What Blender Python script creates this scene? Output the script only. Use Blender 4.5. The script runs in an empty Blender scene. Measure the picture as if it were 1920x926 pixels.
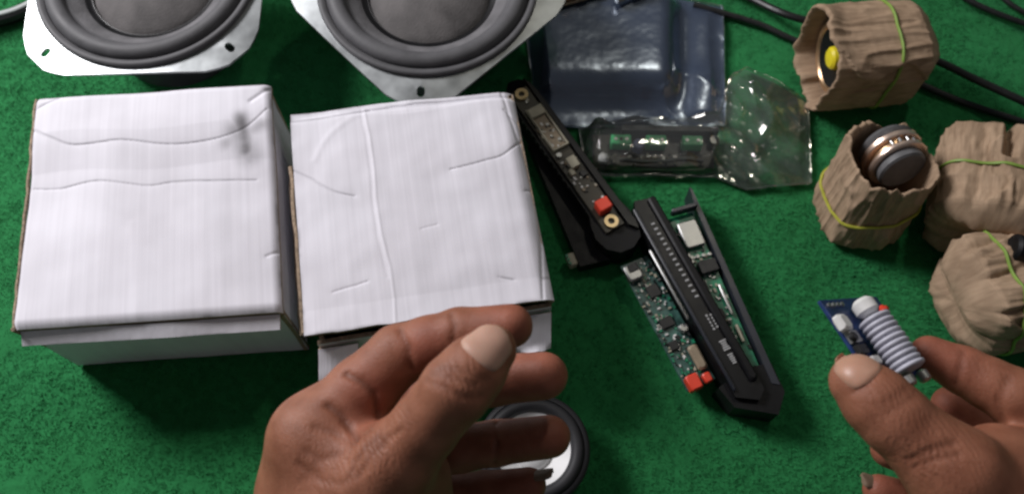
import bpy, math, random
import numpy as np
from mathutils import Vector, Matrix
from mathutils.bvhtree import BVHTree

random.seed(7)
RNG = np.random.default_rng(11)
S = bpy.context.scene
COL = S.collection
R = math.radians

# ------------------------------------------------------------------ camera
CAM_H, TILT, FPX = 0.45, R(66), 1600.0
CAM = Vector((0, -CAM_H / math.tan(TILT), CAM_H))
cam = bpy.data.cameras.new('camera')
camo = bpy.data.objects.new('camera', cam)
COL.objects.link(camo)
camo.location = CAM
camo.rotation_euler = (math.pi / 2 - TILT, 0, 0)
cam.lens, cam.sensor_width = 36 * FPX / 1920, 36
cam.clip_start, cam.clip_end = 0.01, 50
cam.dof.use_dof = True
cam.dof.focus_distance = 0.37
cam.dof.aperture_fstop = 11.0
S.camera = camo

# ------------------------------------------------------------------ light
wd = bpy.data.worlds.new('World')
S.world = wd
wd.use_nodes = True
bg = wd.node_tree.nodes['Background']
bg.inputs[0].default_value = (0.70, 0.72, 0.78, 1)
bg.inputs[1].default_value = 0.112


def area(name, loc, target, size, power, color, size_y=None):
    l = bpy.data.lights.new(name, 'AREA')
    l.energy, l.color, l.size = power, color, size
    if size_y:
        l.shape, l.size_y = 'RECTANGLE', size_y
    o = bpy.data.objects.new(name, l)
    COL.objects.link(o)
    o.location = loc
    o.rotation_euler = (Vector(target) - Vector(loc)).to_track_quat('-Z', 'Y').to_euler()
    return o


area('window_light', (-0.84, 0.52, 0.76), (-0.10, 0.0, 0), 0.38, 17.0, (1.0, 0.975, 0.995))
area('ceiling_light', (0.35, 0.55, 1.1), (0.1, 0.05, 0), 0.06, 1.4, (1.0, 0.94, 0.80))

S.view_settings.view_transform = 'Standard'
S.view_settings.look = 'None'
S.view_settings.exposure = 0
S.view_settings.gamma = 1
S.cycles.filter_width = 2.4
S.cycles.use_denoising = True
S.cycles.max_bounces = 8
S.cycles.transparent_max_bounces = 12

# ------------------------------------------------------------------ helpers
_f = Vector((0, math.cos(TILT), -math.sin(TILT)))
_u = Vector((0, math.sin(TILT), math.cos(TILT)))
_r = Vector((1, 0, 0))


def ray(px, py):
    return _f + _r * ((px - 960) / FPX) - _u * ((py - 463) / FPX)


def P(px, py, z=0.0):                   # point of the place at height z seen at a pixel of the photograph
    d = ray(px, py)
    return CAM + d * ((z - CAM.z) / d.z)


def D(px, py, depth):                   # same, at a distance along the view axis
    return CAM + ray(px, py) * depth


def lerp(a, b, t):
    return a + (b - a) * t


def vnoise(p, seed=0):
    p = np.asarray(p, float)
    i = np.floor(p).astype(np.int64)
    f = p - i
    f = f * f * (3 - 2 * f)
    out = np.zeros(len(p))
    for dx in (0, 1):
        for dy in (0, 1):
            for dz in (0, 1):
                n = (i[:, 0] + dx) * 374761393 + (i[:, 1] + dy) * 668265263 + (i[:, 2] + dz) * 2147483647 + seed * 974634521
                n = (n ^ (n >> 13)) * 1274126177 & 0x7fffffff
                n = (n ^ (n >> 16)) & 0xffff
                w = (f[:, 0] if dx else 1 - f[:, 0]) * (f[:, 1] if dy else 1 - f[:, 1]) * (f[:, 2] if dz else 1 - f[:, 2])
                out += w * n / 65535.0
    return out


def fbm(p, oct=4, seed=0, ridge=False):
    p = np.asarray(p, float)
    o, a, s = np.zeros(len(p)), 1.0, 0
    for k in range(oct):
        n = vnoise(p * 2 ** k + 17.3 * k, seed + k)
        if ridge:
            n = 1 - np.abs(2 * n - 1)
        o += a * n
        s += a
        a *= 0.5
    return o / s


def polydist(p, line):
    p = np.asarray(p, float)
    best = np.full(len(p), 1e9)
    for a, b in zip(line[:-1], line[1:]):
        a, b = np.array(a, float), np.array(b, float)
        ba = b - a
        t = np.clip(((p - a) @ ba) / (ba @ ba + 1e-12), 0, 1)
        best = np.minimum(best, np.linalg.norm(p - a - t[:, None] * ba, axis=1))
    return best


class MB:
    def __init__(self):
        self.v, self.f, self.m = [], [], []

    def add(self, vs, fs, mi=0, M=None):
        n = len(self.v)
        for v in vs:
            v = Vector(v)
            self.v.append(M @ v if M else v)
        for k, f in enumerate(fs):
            self.f.append([i + n for i in f])
            self.m.append(mi[k] if isinstance(mi, (list, tuple)) else mi)
        return self

    def box(self, c, s, M=None, mi=0, bev=0.0):
        x, y, z = s[0] / 2, s[1] / 2, s[2] / 2
        b = min(bev, x * .9, y * .9, z * .9)
        if b <= 0:
            vs = [(i * x, j * y, k * z) for k in (-1, 1) for j in (-1, 1) for i in (-1, 1)]
            fs = [(0, 2, 3, 1), (4, 5, 7, 6), (0, 1, 5, 4), (2, 6, 7, 3), (0, 4, 6, 2), (1, 3, 7, 5)]
        else:
            vs, fs = [], []
            rings = [(-z, b), (-z + b, 0), (z - b, 0), (z, b)]
            for zz, ins in rings:
                X, Y = x - ins, y - ins
                q = b
                vs += [(-X + q, -Y, zz), (X - q, -Y, zz), (X, -Y + q, zz), (X, Y - q, zz), (X - q, Y, zz), (-X + q, Y, zz), (-X, Y - q, zz), (-X, -Y + q, zz)]
            for k in range(3):
                for i in range(8):
                    j = (i + 1) % 8
                    fs.append((k * 8 + i, k * 8 + j, k * 8 + 8 + j, k * 8 + 8 + i))
            fs.append(tuple(range(7, -1, -1)))
            fs.append(tuple(range(24, 32)))
        T = Matrix.Translation(Vector(c))
        return self.add(vs, fs, mi, (M @ T) if M else T)

    def lathe(self, prof, n=32, M=None, mi=0, a0=0.0, a1=2 * math.pi):
        closed = abs(a1 - a0 - 2 * math.pi) < 1e-6
        vs, fs = [], []
        k = n if closed else n + 1
        for r, z in prof:
            for i in range(k):
                a = a0 + (a1 - a0) * i / n
                vs.append((r * math.cos(a), r * math.sin(a), z))
        for j in range(len(prof) - 1):
            for i in range(n):
                i2 = (i + 1) % k
                fs.append((j * k + i, j * k + i2, (j + 1) * k + i2, (j + 1) * k + i))
        return self.add(vs, fs, mi, M)

    def cyl(self, c, r, h, n=16, M=None, mi=0, axis='z', bev=0.0):
        b = min(bev, r * .5, h * .4)
        prof = [(0.00001, -h / 2), (r - b, -h / 2), (r, -h / 2 + b), (r, h / 2 - b), (r - b, h / 2), (0.00001, h / 2)]
        T = Matrix.Translation(Vector(c))
        if axis == 'x':
            T = T @ Matrix.Rotation(R(90), 4, 'Y')
        if axis == 'y':
            T = T @ Matrix.Rotation(R(90), 4, 'X')
        return self.lathe(prof, n, (M @ T) if M else T, mi)

    def tube(self, path, r, n=10, mi=0, closed=False, flat=1.0, up=None):
        path = [Vector(p) for p in path]
        N = len(path)
        vs, fs = [], []
        ref = Vector(up) if up else None
        for i, p in enumerate(path):
            if closed:
                t = path[(i + 1) % N] - path[i - 1]
            else:
                t = path[min(i + 1, N - 1)] - path[max(i - 1, 0)]
            t.normalize()
            if ref is None:
                ref = Vector((0, 0, 1)) if abs(t.z) < .9 else Vector((1, 0, 0))
            s = t.cross(ref).normalized()
            q = s.cross(t).normalized()
            if not up:
                ref = q
            rr = r[i] if isinstance(r, (list, tuple)) else r
            for k in range(n):
                a = 2 * math.pi * k / n
                vs.append(p + s * (rr * math.cos(a)) + q * (rr * flat * math.sin(a)))
        for i in range(N if closed else N - 1):
            i2 = (i + 1) % N
            for k in range(n):
                k2 = (k + 1) % n
                fs.append((i * n + k, i * n + k2, i2 * n + k2, i2 * n + k))
        if not closed:
            fs.append(tuple(range(n - 1, -1, -1)))
            fs.append(tuple((N - 1) * n + k for k in range(n)))
        return self.add(vs, fs, mi)

    def prism(self, outline, z0, z1, M=None, mi=0):
        n = len(outline)
        vs = [(x, y, z0) for x, y in outline] + [(x, y, z1) for x, y in outline]
        fs = [tuple(range(n - 1, -1, -1)), tuple(range(n, 2 * n))]
        fs += [(i, (i + 1) % n, n + (i + 1) % n, n + i) for i in range(n)]
        return self.add(vs, fs, mi, M)

    def build(self, name, mats, parent=None, smooth=True, world=False, angle=35, label=None):
        off = Vector((0, 0, 0))
        if world and parent is not None:
            off = parent.matrix_basis.translation
        me = bpy.data.meshes.new(name)
        me.from_pydata([tuple(v - off) for v in self.v], [], self.f)
        return finish(me, name, mats, parent, smooth, self.m, angle, label)


def finish(me, name, mats, parent, smooth, mi=None, angle=35, label=None):
    if not isinstance(mats, (list, tuple)):
        mats = [mats]
    for m in mats:
        me.materials.append(m)
    if mi is not None and len(mats) > 1:
        me.polygons.foreach_set('material_index', mi)
    me.update()
    o = bpy.data.objects.new(name, me)
    COL.objects.link(o)
    if smooth:
        me.shade_smooth()
        if angle:
            me.set_sharp_from_angle(angle=R(angle))
    if parent is not None:
        o.parent = parent
    if label:
        o['label'] = label
    return o


def tag(o, label, cat, group=None):
    o['label'], o['category'] = label, cat
    if group:
        o['group'] = group
    return o


def thing(name, loc, label, cat, group=None, M=None):
    o = bpy.data.objects.new(name, None)
    COL.objects.link(o)
    o.empty_display_size = 0.02
    if M is not None:
        o.matrix_basis = M
    else:
        o.location = loc
    return tag(o, label, cat, group)


def frame(o, x, z):
    x, z = Vector(x).normalized(), Vector(z)
    y = z.cross(x).normalized()
    z = x.cross(y).normalized()
    m = Matrix((x, y, z)).transposed().to_4x4()
    m.translation = o
    return m


def grid_mesh(V, nu, nv):
    fs = []
    for j in range(nv - 1):
        for i in range(nu - 1):
            a = j * nu + i
            fs.append((a, a + 1, a + nu + 1, a + nu))
    return fs


# ------------------------------------------------------------------ materials
def mat(name, col, rough=.5, metal=0.0, spec=.5, noise=0.0, nscale=200, bump=0.0, bscale=400, bdist=.001, var=None, coat=0.0, sss=0.0, emit=None):
    m = bpy.data.materials.new(name)
    m.use_nodes = True
    nt = m.node_tree
    b = nt.nodes['Principled BSDF']
    b.inputs['Base Color'].default_value = (*col, 1)
    b.inputs['Roughness'].default_value = rough
    b.inputs['Metallic'].default_value = metal
    b.inputs['Specular IOR Level'].default_value = spec
    b.inputs['Coat Weight'].default_value = coat
    if sss:
        b.inputs['Subsurface Weight'].default_value = sss
        b.inputs['Subsurface Radius'].default_value = (1, .35, .2)
        b.inputs['Subsurface Scale'].default_value = .004
    tc = nt.nodes.new('ShaderNodeTexCoord')
    if noise:
        n = nt.nodes.new('ShaderNodeTexNoise')
        n.inputs['Scale'].default_value = nscale
        n.inputs['Detail'].default_value = 5
        nt.links.new(tc.outputs['Object'], n.inputs['Vector'])
        cr = nt.nodes.new('ShaderNodeMix')
        cr.data_type = 'RGBA'
        v = var or tuple(c * (1 - noise) for c in col)
        cr.inputs[6].default_value = (*v, 1)
        cr.inputs[7].default_value = (*[min(1, c * (1 + noise * .4)) for c in col], 1)
        mr = nt.nodes.new('ShaderNodeMapRange')
        mr.inputs[1].default_value, mr.inputs[2].default_value = .3, .7
        nt.links.new(n.outputs['Fac'], mr.inputs[0])
        nt.links.new(mr.outputs[0], cr.inputs[0])
        nt.links.new(cr.outputs[2], b.inputs['Base Color'])
        rr = nt.nodes.new('ShaderNodeMapRange')
        rr.inputs[3].default_value, rr.inputs[4].default_value = max(0, rough - .12), min(1, rough + .12)
        nt.links.new(n.outputs['Fac'], rr.inputs[0])
        nt.links.new(rr.outputs[0], b.inputs['Roughness'])
    if bump:
        n2 = nt.nodes.new('ShaderNodeTexNoise')
        n2.inputs['Scale'].default_value = bscale
        n2.inputs['Detail'].default_value = 4
        nt.links.new(tc.outputs['Object'], n2.inputs['Vector'])
        bp = nt.nodes.new('ShaderNodeBump')
        bp.inputs['Strength'].default_value = bump
        bp.inputs['Distance'].default_value = bdist
        nt.links.new(n2.outputs['Fac'], bp.inputs['Height'])
        nt.links.new(bp.outputs[0], b.inputs['Normal'])
    return m


def film(name, tint, gloss, rough, refl, base=None, alpha=0.0):
    """thin plastic film: clear sheet with a glossy skin, optionally a semi-opaque body"""
    m = bpy.data.materials.new(name)
    m.use_nodes = True
    nt = m.node_tree
    nt.nodes.remove(nt.nodes['Principled BSDF'])
    out = nt.nodes['Material Output']
    tr = nt.nodes.new('ShaderNodeBsdfTransparent')
    tr.inputs[0].default_value = (*tint, 1)
    last = tr.outputs[0]
    if base:
        df = nt.nodes.new('ShaderNodeBsdfDiffuse')
        df.inputs[0].default_value = (*base, 1)
        mx = nt.nodes.new('ShaderNodeMixShader')
        mx.inputs[0].default_value = alpha
        nt.links.new(last, mx.inputs[1])
        nt.links.new(df.outputs[0], mx.inputs[2])
        last = mx.outputs[0]
    gl = nt.nodes.new('ShaderNodeBsdfGlossy')
    gl.inputs['Color'].default_value = (*gloss, 1)
    gl.inputs['Roughness'].default_value = rough
    fr = nt.nodes.new('ShaderNodeFresnel')
    fr.inputs[0].default_value = 1.5
    ml = nt.nodes.new('ShaderNodeMath')
    ml.operation = 'MULTIPLY_ADD'
    ml.inputs[1].default_value = 1.0
    ml.inputs[2].default_value = refl
    ml.use_clamp = True
    nt.links.new(fr.outputs[0], ml.inputs[0])
    tc = nt.nodes.new('ShaderNodeTexCoord')
    n2 = nt.nodes.new('ShaderNodeTexNoise')
    n2.inputs['Scale'].default_value = 70
    n2.inputs['Detail'].default_value = 2
    nt.links.new(tc.outputs['Object'], n2.inputs['Vector'])
    bp = nt.nodes.new('ShaderNodeBump')
    bp.inputs['Strength'].default_value = .3
    bp.inputs['Distance'].default_value = .0025
    nt.links.new(n2.outputs['Fac'], bp.inputs['Height'])
    nt.links.new(bp.outputs[0], gl.inputs['Normal'])
    mx2 = nt.nodes.new('ShaderNodeMixShader')
    nt.links.new(ml.outputs[0], mx2.inputs[0])
    nt.links.new(last, mx2.inputs[1])
    nt.links.new(gl.outputs[0], mx2.inputs[2])
    nt.links.new(mx2.outputs[0], out.inputs[0])
    return m


def carpet_mat():
    m = bpy.data.materials.new('green_felt')
    m.use_nodes = True
    nt = m.node_tree
    b = nt.nodes['Principled BSDF']
    b.inputs['Roughness'].default_value = .95
    b.inputs['Specular IOR Level'].default_value = .15
    b.inputs['Sheen Weight'].default_value = .12
    b.inputs['Sheen Tint'].default_value = (.5, 1, .7, 1)
    tc = nt.nodes.new('ShaderNodeTexCoord')
    n = nt.nodes.new('ShaderNodeTexNoise')
    n.inputs['Scale'].default_value = 190
    n.inputs['Detail'].default_value = 6
    n.inputs['Roughness'].default_value = .65
    n.inputs['Distortion'].default_value = .25
    nb = nt.nodes.new('ShaderNodeTexNoise')
    nb.inputs['Scale'].default_value = 14
    nb.inputs['Detail'].default_value = 4
    for q in (n, nb):
        nt.links.new(tc.outputs['Object'], q.inputs['Vector'])
    cr = nt.nodes.new('ShaderNodeValToRGB')
    cr.color_ramp.elements[0].position = .32
    cr.color_ramp.elements[0].color = (.021, .178, .056, 1)
    cr.color_ramp.elements[1].position = .68
    cr.color_ramp.elements[1].color = (.027, .222, .070, 1)
    nt.links.new(n.outputs['Fac'], cr.inputs[0])
    hs = nt.nodes.new('ShaderNodeMix')
    hs.data_type = 'RGBA'
    hs.blend_type = 'MULTIPLY'
    hs.inputs[0].default_value = 1
    r2 = nt.nodes.new('ShaderNodeValToRGB')
    r2.color_ramp.elements[0].position, r2.color_ramp.elements[1].position = .3, .7
    r2.color_ramp.elements[0].color = (.82, .86, .8, 1)
    r2.color_ramp.elements[1].color = (1, 1, 1, 1)
    nt.links.new(nb.outputs['Fac'], r2.inputs[0])
    nt.links.new(cr.outputs[0], hs.inputs[6])
    nt.links.new(r2.outputs[0], hs.inputs[7])
    nt.links.new(hs.outputs[2], b.inputs['Base Color'])
    bp = nt.nodes.new('ShaderNodeBump')
    bp.inputs['Strength'].default_value = .55
    bp.inputs['Distance'].default_value = .0014
    nt.links.new(n.outputs['Fac'], bp.inputs['Height'])
    nt.links.new(bp.outputs[0], b.inputs['Normal'])
    return m


def card_mat(name, col, line=True):
    """white-faced corrugated board: faint flute lines along local u, smudges"""
    m = bpy.data.materials.new(name)
    m.use_nodes = True
    nt = m.node_tree
    b = nt.nodes['Principled BSDF']
    b.inputs['Roughness'].default_value = .62
    b.inputs['Specular IOR Level'].default_value = .3
    uv = nt.nodes.new('ShaderNodeUVMap')
    tc = nt.nodes.new('ShaderNodeTexCoord')
    mp = nt.nodes.new('ShaderNodeMapping')
    mp.inputs['Scale'].default_value = (27, .7, 1)
    nt.links.new(uv.outputs[0], mp.inputs['Vector'])
    n = nt.nodes.new('ShaderNodeTexNoise')
    n.inputs['Scale'].default_value = 1.0
    n.inputs['Detail'].default_value = 3
    nt.links.new(mp.outputs[0], n.inputs['Vector'])
    n2 = nt.nodes.new('ShaderNodeTexNoise')
    n2.inputs['Scale'].default_value = 22
    n2.inputs['Detail'].default_value = 5
    nt.links.new(tc.outputs['Object'], n2.inputs['Vector'])
    r = nt.nodes.new('ShaderNodeValToRGB')
    r.color_ramp.elements[0].position, r.color_ramp.elements[1].position = .3, .7
    r.color_ramp.elements[0].color = (*[c * .92 for c in col], 1)
    r.color_ramp.elements[1].color = (*col, 1)
    nt.links.new(n.outputs['Fac'], r.inputs[0])
    r2 = nt.nodes.new('ShaderNodeValToRGB')
    r2.color_ramp.elements[0].position, r2.color_ramp.elements[1].position = .28, .6
    r2.color_ramp.elements[0].color = (.90, .89, .89, 1)
    r2.color_ramp.elements[1].color = (1, 1, 1, 1)
    nt.links.new(n2.outputs['Fac'], r2.inputs[0])
    mx = nt.nodes.new('ShaderNodeMix')
    mx.data_type, mx.blend_type = 'RGBA', 'MULTIPLY'
    mx.inputs[0].default_value = 1
    nt.links.new(r.outputs[0], mx.inputs[6])
    nt.links.new(r2.outputs[0], mx.inputs[7])
    # dirt and painted crease shade carried per vertex (a smudge belongs to the card itself)
    at = nt.nodes.new('ShaderNodeAttribute')
    at.attribute_name = 'dirt_shade'
    n3 = nt.nodes.new('ShaderNodeTexNoise')
    n3.inputs['Scale'].default_value = 80
    n3.inputs['Detail'].default_value = 4
    nt.links.new(tc.outputs['Object'], n3.inputs['Vector'])
    mm = nt.nodes.new('ShaderNodeMath')
    mm.operation = 'MULTIPLY'
    nt.links.new(at.outputs['Fac'], mm.inputs[0])
    mr = nt.nodes.new('ShaderNodeMapRange')
    mr.inputs[1].default_value, mr.inputs[2].default_value = .25, .6
    mr.inputs[3].default_value = .65
    nt.links.new(n3.outputs['Fac'], mr.inputs[0])
    nt.links.new(mr.outputs[0], mm.inputs[1])
    mx3 = nt.nodes.new('ShaderNodeMix')
    mx3.data_type = 'RGBA'
    mx3.inputs[7].default_value = (.10, .095, .10, 1)
    nt.links.new(mm.outputs[0], mx3.inputs[0])
    nt.links.new(mx.outputs[2], mx3.inputs[6])
    nt.links.new(mx3.outputs[2], b.inputs['Base Color'])
    bp = nt.nodes.new('ShaderNodeBump')
    bp.inputs['Strength'].default_value = .22
    bp.inputs['Distance'].default_value = .0012
    nt.links.new(n.outputs['Fac'], bp.inputs['Height'])
    nt.links.new(bp.outputs[0], b.inputs['Normal'])
    return m


def paper_mat():
    m = bpy.data.materials.new('brown_crepe_paper')
    m.use_nodes = True
    nt = m.node_tree
    b = nt.nodes['Principled BSDF']
    b.inputs['Roughness'].default_value = .82
    b.inputs['Specular IOR Level'].default_value = .25
    uv = nt.nodes.new('ShaderNodeUVMap')
    mp = nt.nodes.new('ShaderNodeMapping')
    mp.inputs['Scale'].default_value = (60, 5, 1)
    nt.links.new(uv.outputs[0], mp.inputs['Vector'])
    n = nt.nodes.new('ShaderNodeTexNoise')
    n.inputs['Scale'].default_value = 1
    n.inputs['Detail'].default_value = 4
    n.inputs['Distortion'].default_value = .6
    nt.links.new(mp.outputs[0], n.inputs['Vector'])
    tc = nt.nodes.new('ShaderNodeTexCoord')
    n2 = nt.nodes.new('ShaderNodeTexNoise')
    n2.inputs['Scale'].default_value = 70
    n2.inputs['Detail'].default_value = 5
    nt.links.new(tc.outputs['Object'], n2.inputs['Vector'])
    ad = nt.nodes.new('ShaderNodeMath')
    ad.operation = 'MULTIPLY_ADD'
    ad.inputs[1].default_value = .5
    nt.links.new(n.outputs['Fac'], ad.inputs[0])
    h = nt.nodes.new('ShaderNodeMath')
    h.operation = 'MULTIPLY'
    h.inputs[1].default_value = .5
    nt.links.new(n2.outputs['Fac'], h.inputs[0])
    nt.links.new(h.outputs[0], ad.inputs[2])
    r = nt.nodes.new('ShaderNodeValToRGB')
    r.color_ramp.elements[0].position, r.color_ramp.elements[1].position = .32, .66
    r.color_ramp.elements[0].color = (.245, .165, .105, 1)
    r.color_ramp.elements[1].color = (.43, .305, .205, 1)
    nt.links.new(ad.outputs[0], r.inputs[0])
    nt.links.new(r.outputs[0], b.inputs['Base Color'])
    bp = nt.nodes.new('ShaderNodeBump')
    bp.inputs['Strength'].default_value = .32
    bp.inputs['Distance'].default_value = .0012
    nt.links.new(ad.outputs[0], bp.inputs['Height'])
    nt.links.new(bp.outputs[0], b.inputs['Normal'])
    return m


def skin_mat():
    m = bpy.data.materials.new('brown_skin')
    m.use_nodes = True
    nt = m.node_tree
    b = nt.nodes['Principled BSDF']
    b.inputs['Roughness'].default_value = .56
    b.inputs['Specular IOR Level'].default_value = .34
    b.inputs['Subsurface Weight'].default_value = .12
    b.inputs['Subsurface Radius'].default_value = (1, .3, .15)
    b.inputs['Subsurface Scale'].default_value = .003
    tc = nt.nodes.new('ShaderNodeTexCoord')
    at = nt.nodes.new('ShaderNodeAttribute')
    at.attribute_name = 'pad'
    mx = nt.nodes.new('ShaderNodeMix')
    mx.data_type = 'RGBA'
    mx.inputs[6].default_value = (.315, .126, .073, 1)     # back of the hand
    mx.inputs[7].default_value = (.335, .112, .070, 1)      # redder pads
    nt.links.new(at.outputs['Fac'], mx.inputs[0])
    n = nt.nodes.new('ShaderNodeTexNoise')
    n.inputs['Scale'].default_value = 130
    n.inputs['Detail'].default_value = 8
    nt.links.new(tc.outputs['Object'], n.inputs['Vector'])
    r = nt.nodes.new('ShaderNodeValToRGB')
    r.color_ramp.elements[0].position, r.color_ramp.elements[1].position = .3, .7
    r.color_ramp.elements[0].color = (.70, .64, .60, 1)
    r.color_ramp.elements[1].color = (1, 1, 1, 1)
    nt.links.new(n.outputs['Fac'], r.inputs[0])
    m2 = nt.nodes.new('ShaderNodeMix')
    m2.data_type, m2.blend_type = 'RGBA', 'MULTIPLY'
    m2.inputs[0].default_value = 1
    nt.links.new(mx.outputs[2], m2.inputs[6])
    nt.links.new(r.outputs[0], m2.inputs[7])
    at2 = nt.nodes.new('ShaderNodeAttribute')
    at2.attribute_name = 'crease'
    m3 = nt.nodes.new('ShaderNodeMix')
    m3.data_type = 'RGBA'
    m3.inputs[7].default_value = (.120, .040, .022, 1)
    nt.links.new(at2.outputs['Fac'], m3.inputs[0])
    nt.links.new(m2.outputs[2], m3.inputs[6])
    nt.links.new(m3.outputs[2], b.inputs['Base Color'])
    at3 = nt.nodes.new('ShaderNodeAttribute')
    at3.attribute_name = 'wrinkle'
    wv = nt.nodes.new('ShaderNodeTexWave')
    wv.inputs['Scale'].default_value = 150
    wv.inputs['Distortion'].default_value = 9
    wv.inputs['Detail'].default_value = 3
    wv.inputs['Detail Scale'].default_value = 1.2
    mpw = nt.nodes.new('ShaderNodeMapping')
    mpw.inputs['Rotation'].default_value = (0, 0, R(-20))
    nt.links.new(tc.outputs['Object'], mpw.inputs['Vector'])
    nt.links.new(mpw.outputs[0], wv.inputs['Vector'])
    mw = nt.nodes.new('ShaderNodeMath')
    mw.operation = 'MULTIPLY'
    nt.links.new(wv.outputs['Fac'], mw.inputs[0])
    nt.links.new(at3.outputs['Fac'], mw.inputs[1])
    bw = nt.nodes.new('ShaderNodeBump')
    bw.inputs['Strength'].default_value = .26
    bw.inputs['Distance'].default_value = .0009
    nt.links.new(mw.outputs[0], bw.inputs['Height'])
    vo = nt.nodes.new('ShaderNodeTexVoronoi')
    vo.feature = 'DISTANCE_TO_EDGE'
    vo.inputs['Scale'].default_value = 800
    nz = nt.nodes.new('ShaderNodeTexNoise')
    nz.inputs['Scale'].default_value = 420
    nz.inputs['Detail'].default_value = 5
    for q in (vo, nz):
        nt.links.new(tc.outputs['Object'], q.inputs['Vector'])
    mr = nt.nodes.new('ShaderNodeMapRange')
    mr.inputs[2].default_value = .12
    nt.links.new(vo.outputs['Distance'], mr.inputs[0])
    a = nt.nodes.new('ShaderNodeMath')
    a.operation = 'ADD'
    nt.links.new(mr.outputs[0], a.inputs[0])
    nt.links.new(nz.outputs['Fac'], a.inputs[1])
    bp = nt.nodes.new('ShaderNodeBump')
    bp.inputs['Strength'].default_value = .22
    bp.inputs['Distance'].default_value = .0005
    nt.links.new(a.outputs[0], bp.inputs['Height'])
    nt.links.new(bw.outputs[0], bp.inputs['Normal'])
    nt.links.new(bp.outputs[0], b.inputs['Normal'])
    return m


M = dict(
    carpet=carpet_mat(),
    card=card_mat('white_card', (.785, .768, .83)),
    edge=mat('raw_card_edge', (.36, .27, .19), .9, noise=.45, nscale=500, bump=.6, bscale=900),
    inside=mat('card_inside', (.30, .27, .25), .9, noise=.2),
    paper=paper_mat(),
    skin=skin_mat(),
    nail=mat('nail', (.50, .295, .22), .5, spec=.35, noise=.08, nscale=150, sss=.1),
    naildark=mat('skin_toned_nail', (.47, .255, .175), .42, spec=.45, noise=.1, nscale=150, sss=.1),  # darker, skin-like nail colour for the right thumb
    nailtip=mat('nail_tip', (.22, .15, .10), .5, noise=.15),
    steel=mat('zinc_steel', (.40, .42, .425), .40, metal=1.0, noise=.25, nscale=60, bump=.5, bscale=22),
    chrome=mat('chrome', (.85, .66, .54), .32, metal=.85),
    gold=mat('yellow_passivated_steel', (.72, .48, .28), .32, metal=.85, noise=.3, nscale=80),
    brass=mat('brass_ring', (.60, .46, .26), .35, metal=.8, noise=.2),
    solder=mat('solder', (.46, .46, .45), .42, metal=1.0, noise=.3),
    rubber=mat('black_rubber', (.098, .097, .103), .6, spec=.35, noise=.2, nscale=90, bump=.08),
    rubberdark=mat('matt_black_rubber', (.026, .026, .029), .55, spec=.3, noise=.2, nscale=90),
    cone=mat('grey_paper_cone', (.140, .137, .144), .8, noise=.4, nscale=75, bump=.3, bscale=700),
    cap=mat('dust_cap_grey', (.128, .119, .118), .85, noise=.45, nscale=55, bump=.3, bscale=800),
    whitecone=mat('white_cone', (.72, .72, .72), .5, noise=.08),
    black=mat('black_plastic', (.007, .007, .008), .5, spec=.25, noise=.4, nscale=120, bump=.1),
    blackgl=mat('black_gloss_plastic', (.006, .006, .007), .38, spec=.3, noise=.4, nscale=90),
    slate=mat('slate_plastic', (.022, .025, .035), .38, noise=.25, nscale=100),
    magnetgrey=mat('grey_ferrite', (.13, .13, .135), .55, noise=.25),
    magnet=mat('ferrite', (.035, .035, .04), .55, noise=.2),
    pcb=mat('green_circuit_board', (.016, .24, .12), .38, noise=.45, nscale=300, spec=.5),
    pcbteal=mat('teal_circuit_board', (.045, .12, .10), .42, noise=.6, nscale=260, spec=.5, var=(.012, .035, .03)),
    pcbdark=mat('brown_circuit_board', (.040, .034, .022), .42, noise=.5, nscale=240),
    pcbblue=mat('blue_circuit_board', (.012, .035, .13), .4, noise=.4, nscale=300),
    navy=mat('navy_circuit_board', (.010, .014, .035), .45, noise=.4, nscale=100),
    term=mat('green_terminal', (.045, .58, .19), .4, noise=.1),
    chip=mat('chip_black', (.012, .012, .013), .45, noise=.2),
    red=mat('red_plastic', (.72, .055, .025), .42, noise=.12, nscale=120),
    white=mat('white_plastic', (.70, .69, .67), .45, noise=.1),
    beige=mat('beige_plastic', (.40, .37, .28), .5, noise=.2),
    tan=mat('tan_component', (.28, .22, .15), .5, noise=.2),
    print=mat('white_print', (.40, .40, .40), .6, noise=.15, nscale=400),
    capblue=mat('capacitor_sleeve', (.16, .18, .36), .4, noise=.15),
    grey=mat('grey_coil', (.50, .50, .575), .5, noise=.18, nscale=160, bump=.12, bscale=300),
    band_g=mat('green_rubber_band', (.22, .35, .06), .5, noise=.15),
    band_y=mat('yellow_rubber_band', (.42, .42, .05), .5, noise=.15),
    yellow=mat('yellow_disc', (.75, .62, .02), .4),
    cable=mat('black_cable', (.010, .010, .011), .45, noise=.2),
    greycable=mat('grey_cable', (.30, .33, .32), .5, noise=.15),
    copper=mat('copper_winding', (.55, .28, .14), .35, metal=.8, noise=.3),
    seal=film('sealed_film_edge', (.8, .84, .84), (1, 1, .95), .12, .12),
    film=film('clear_film', (.955, .965, .96), (1, 1, .95), .09, .02, (.55, .58, .58), .05),
    filmdark=film('antistatic_film', (.40, .44, .50), (.70, .80, .95), .26, .20, (.085, .115, .19), .42),  # bluish body tint raised to stand in for the window reflection
)

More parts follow.
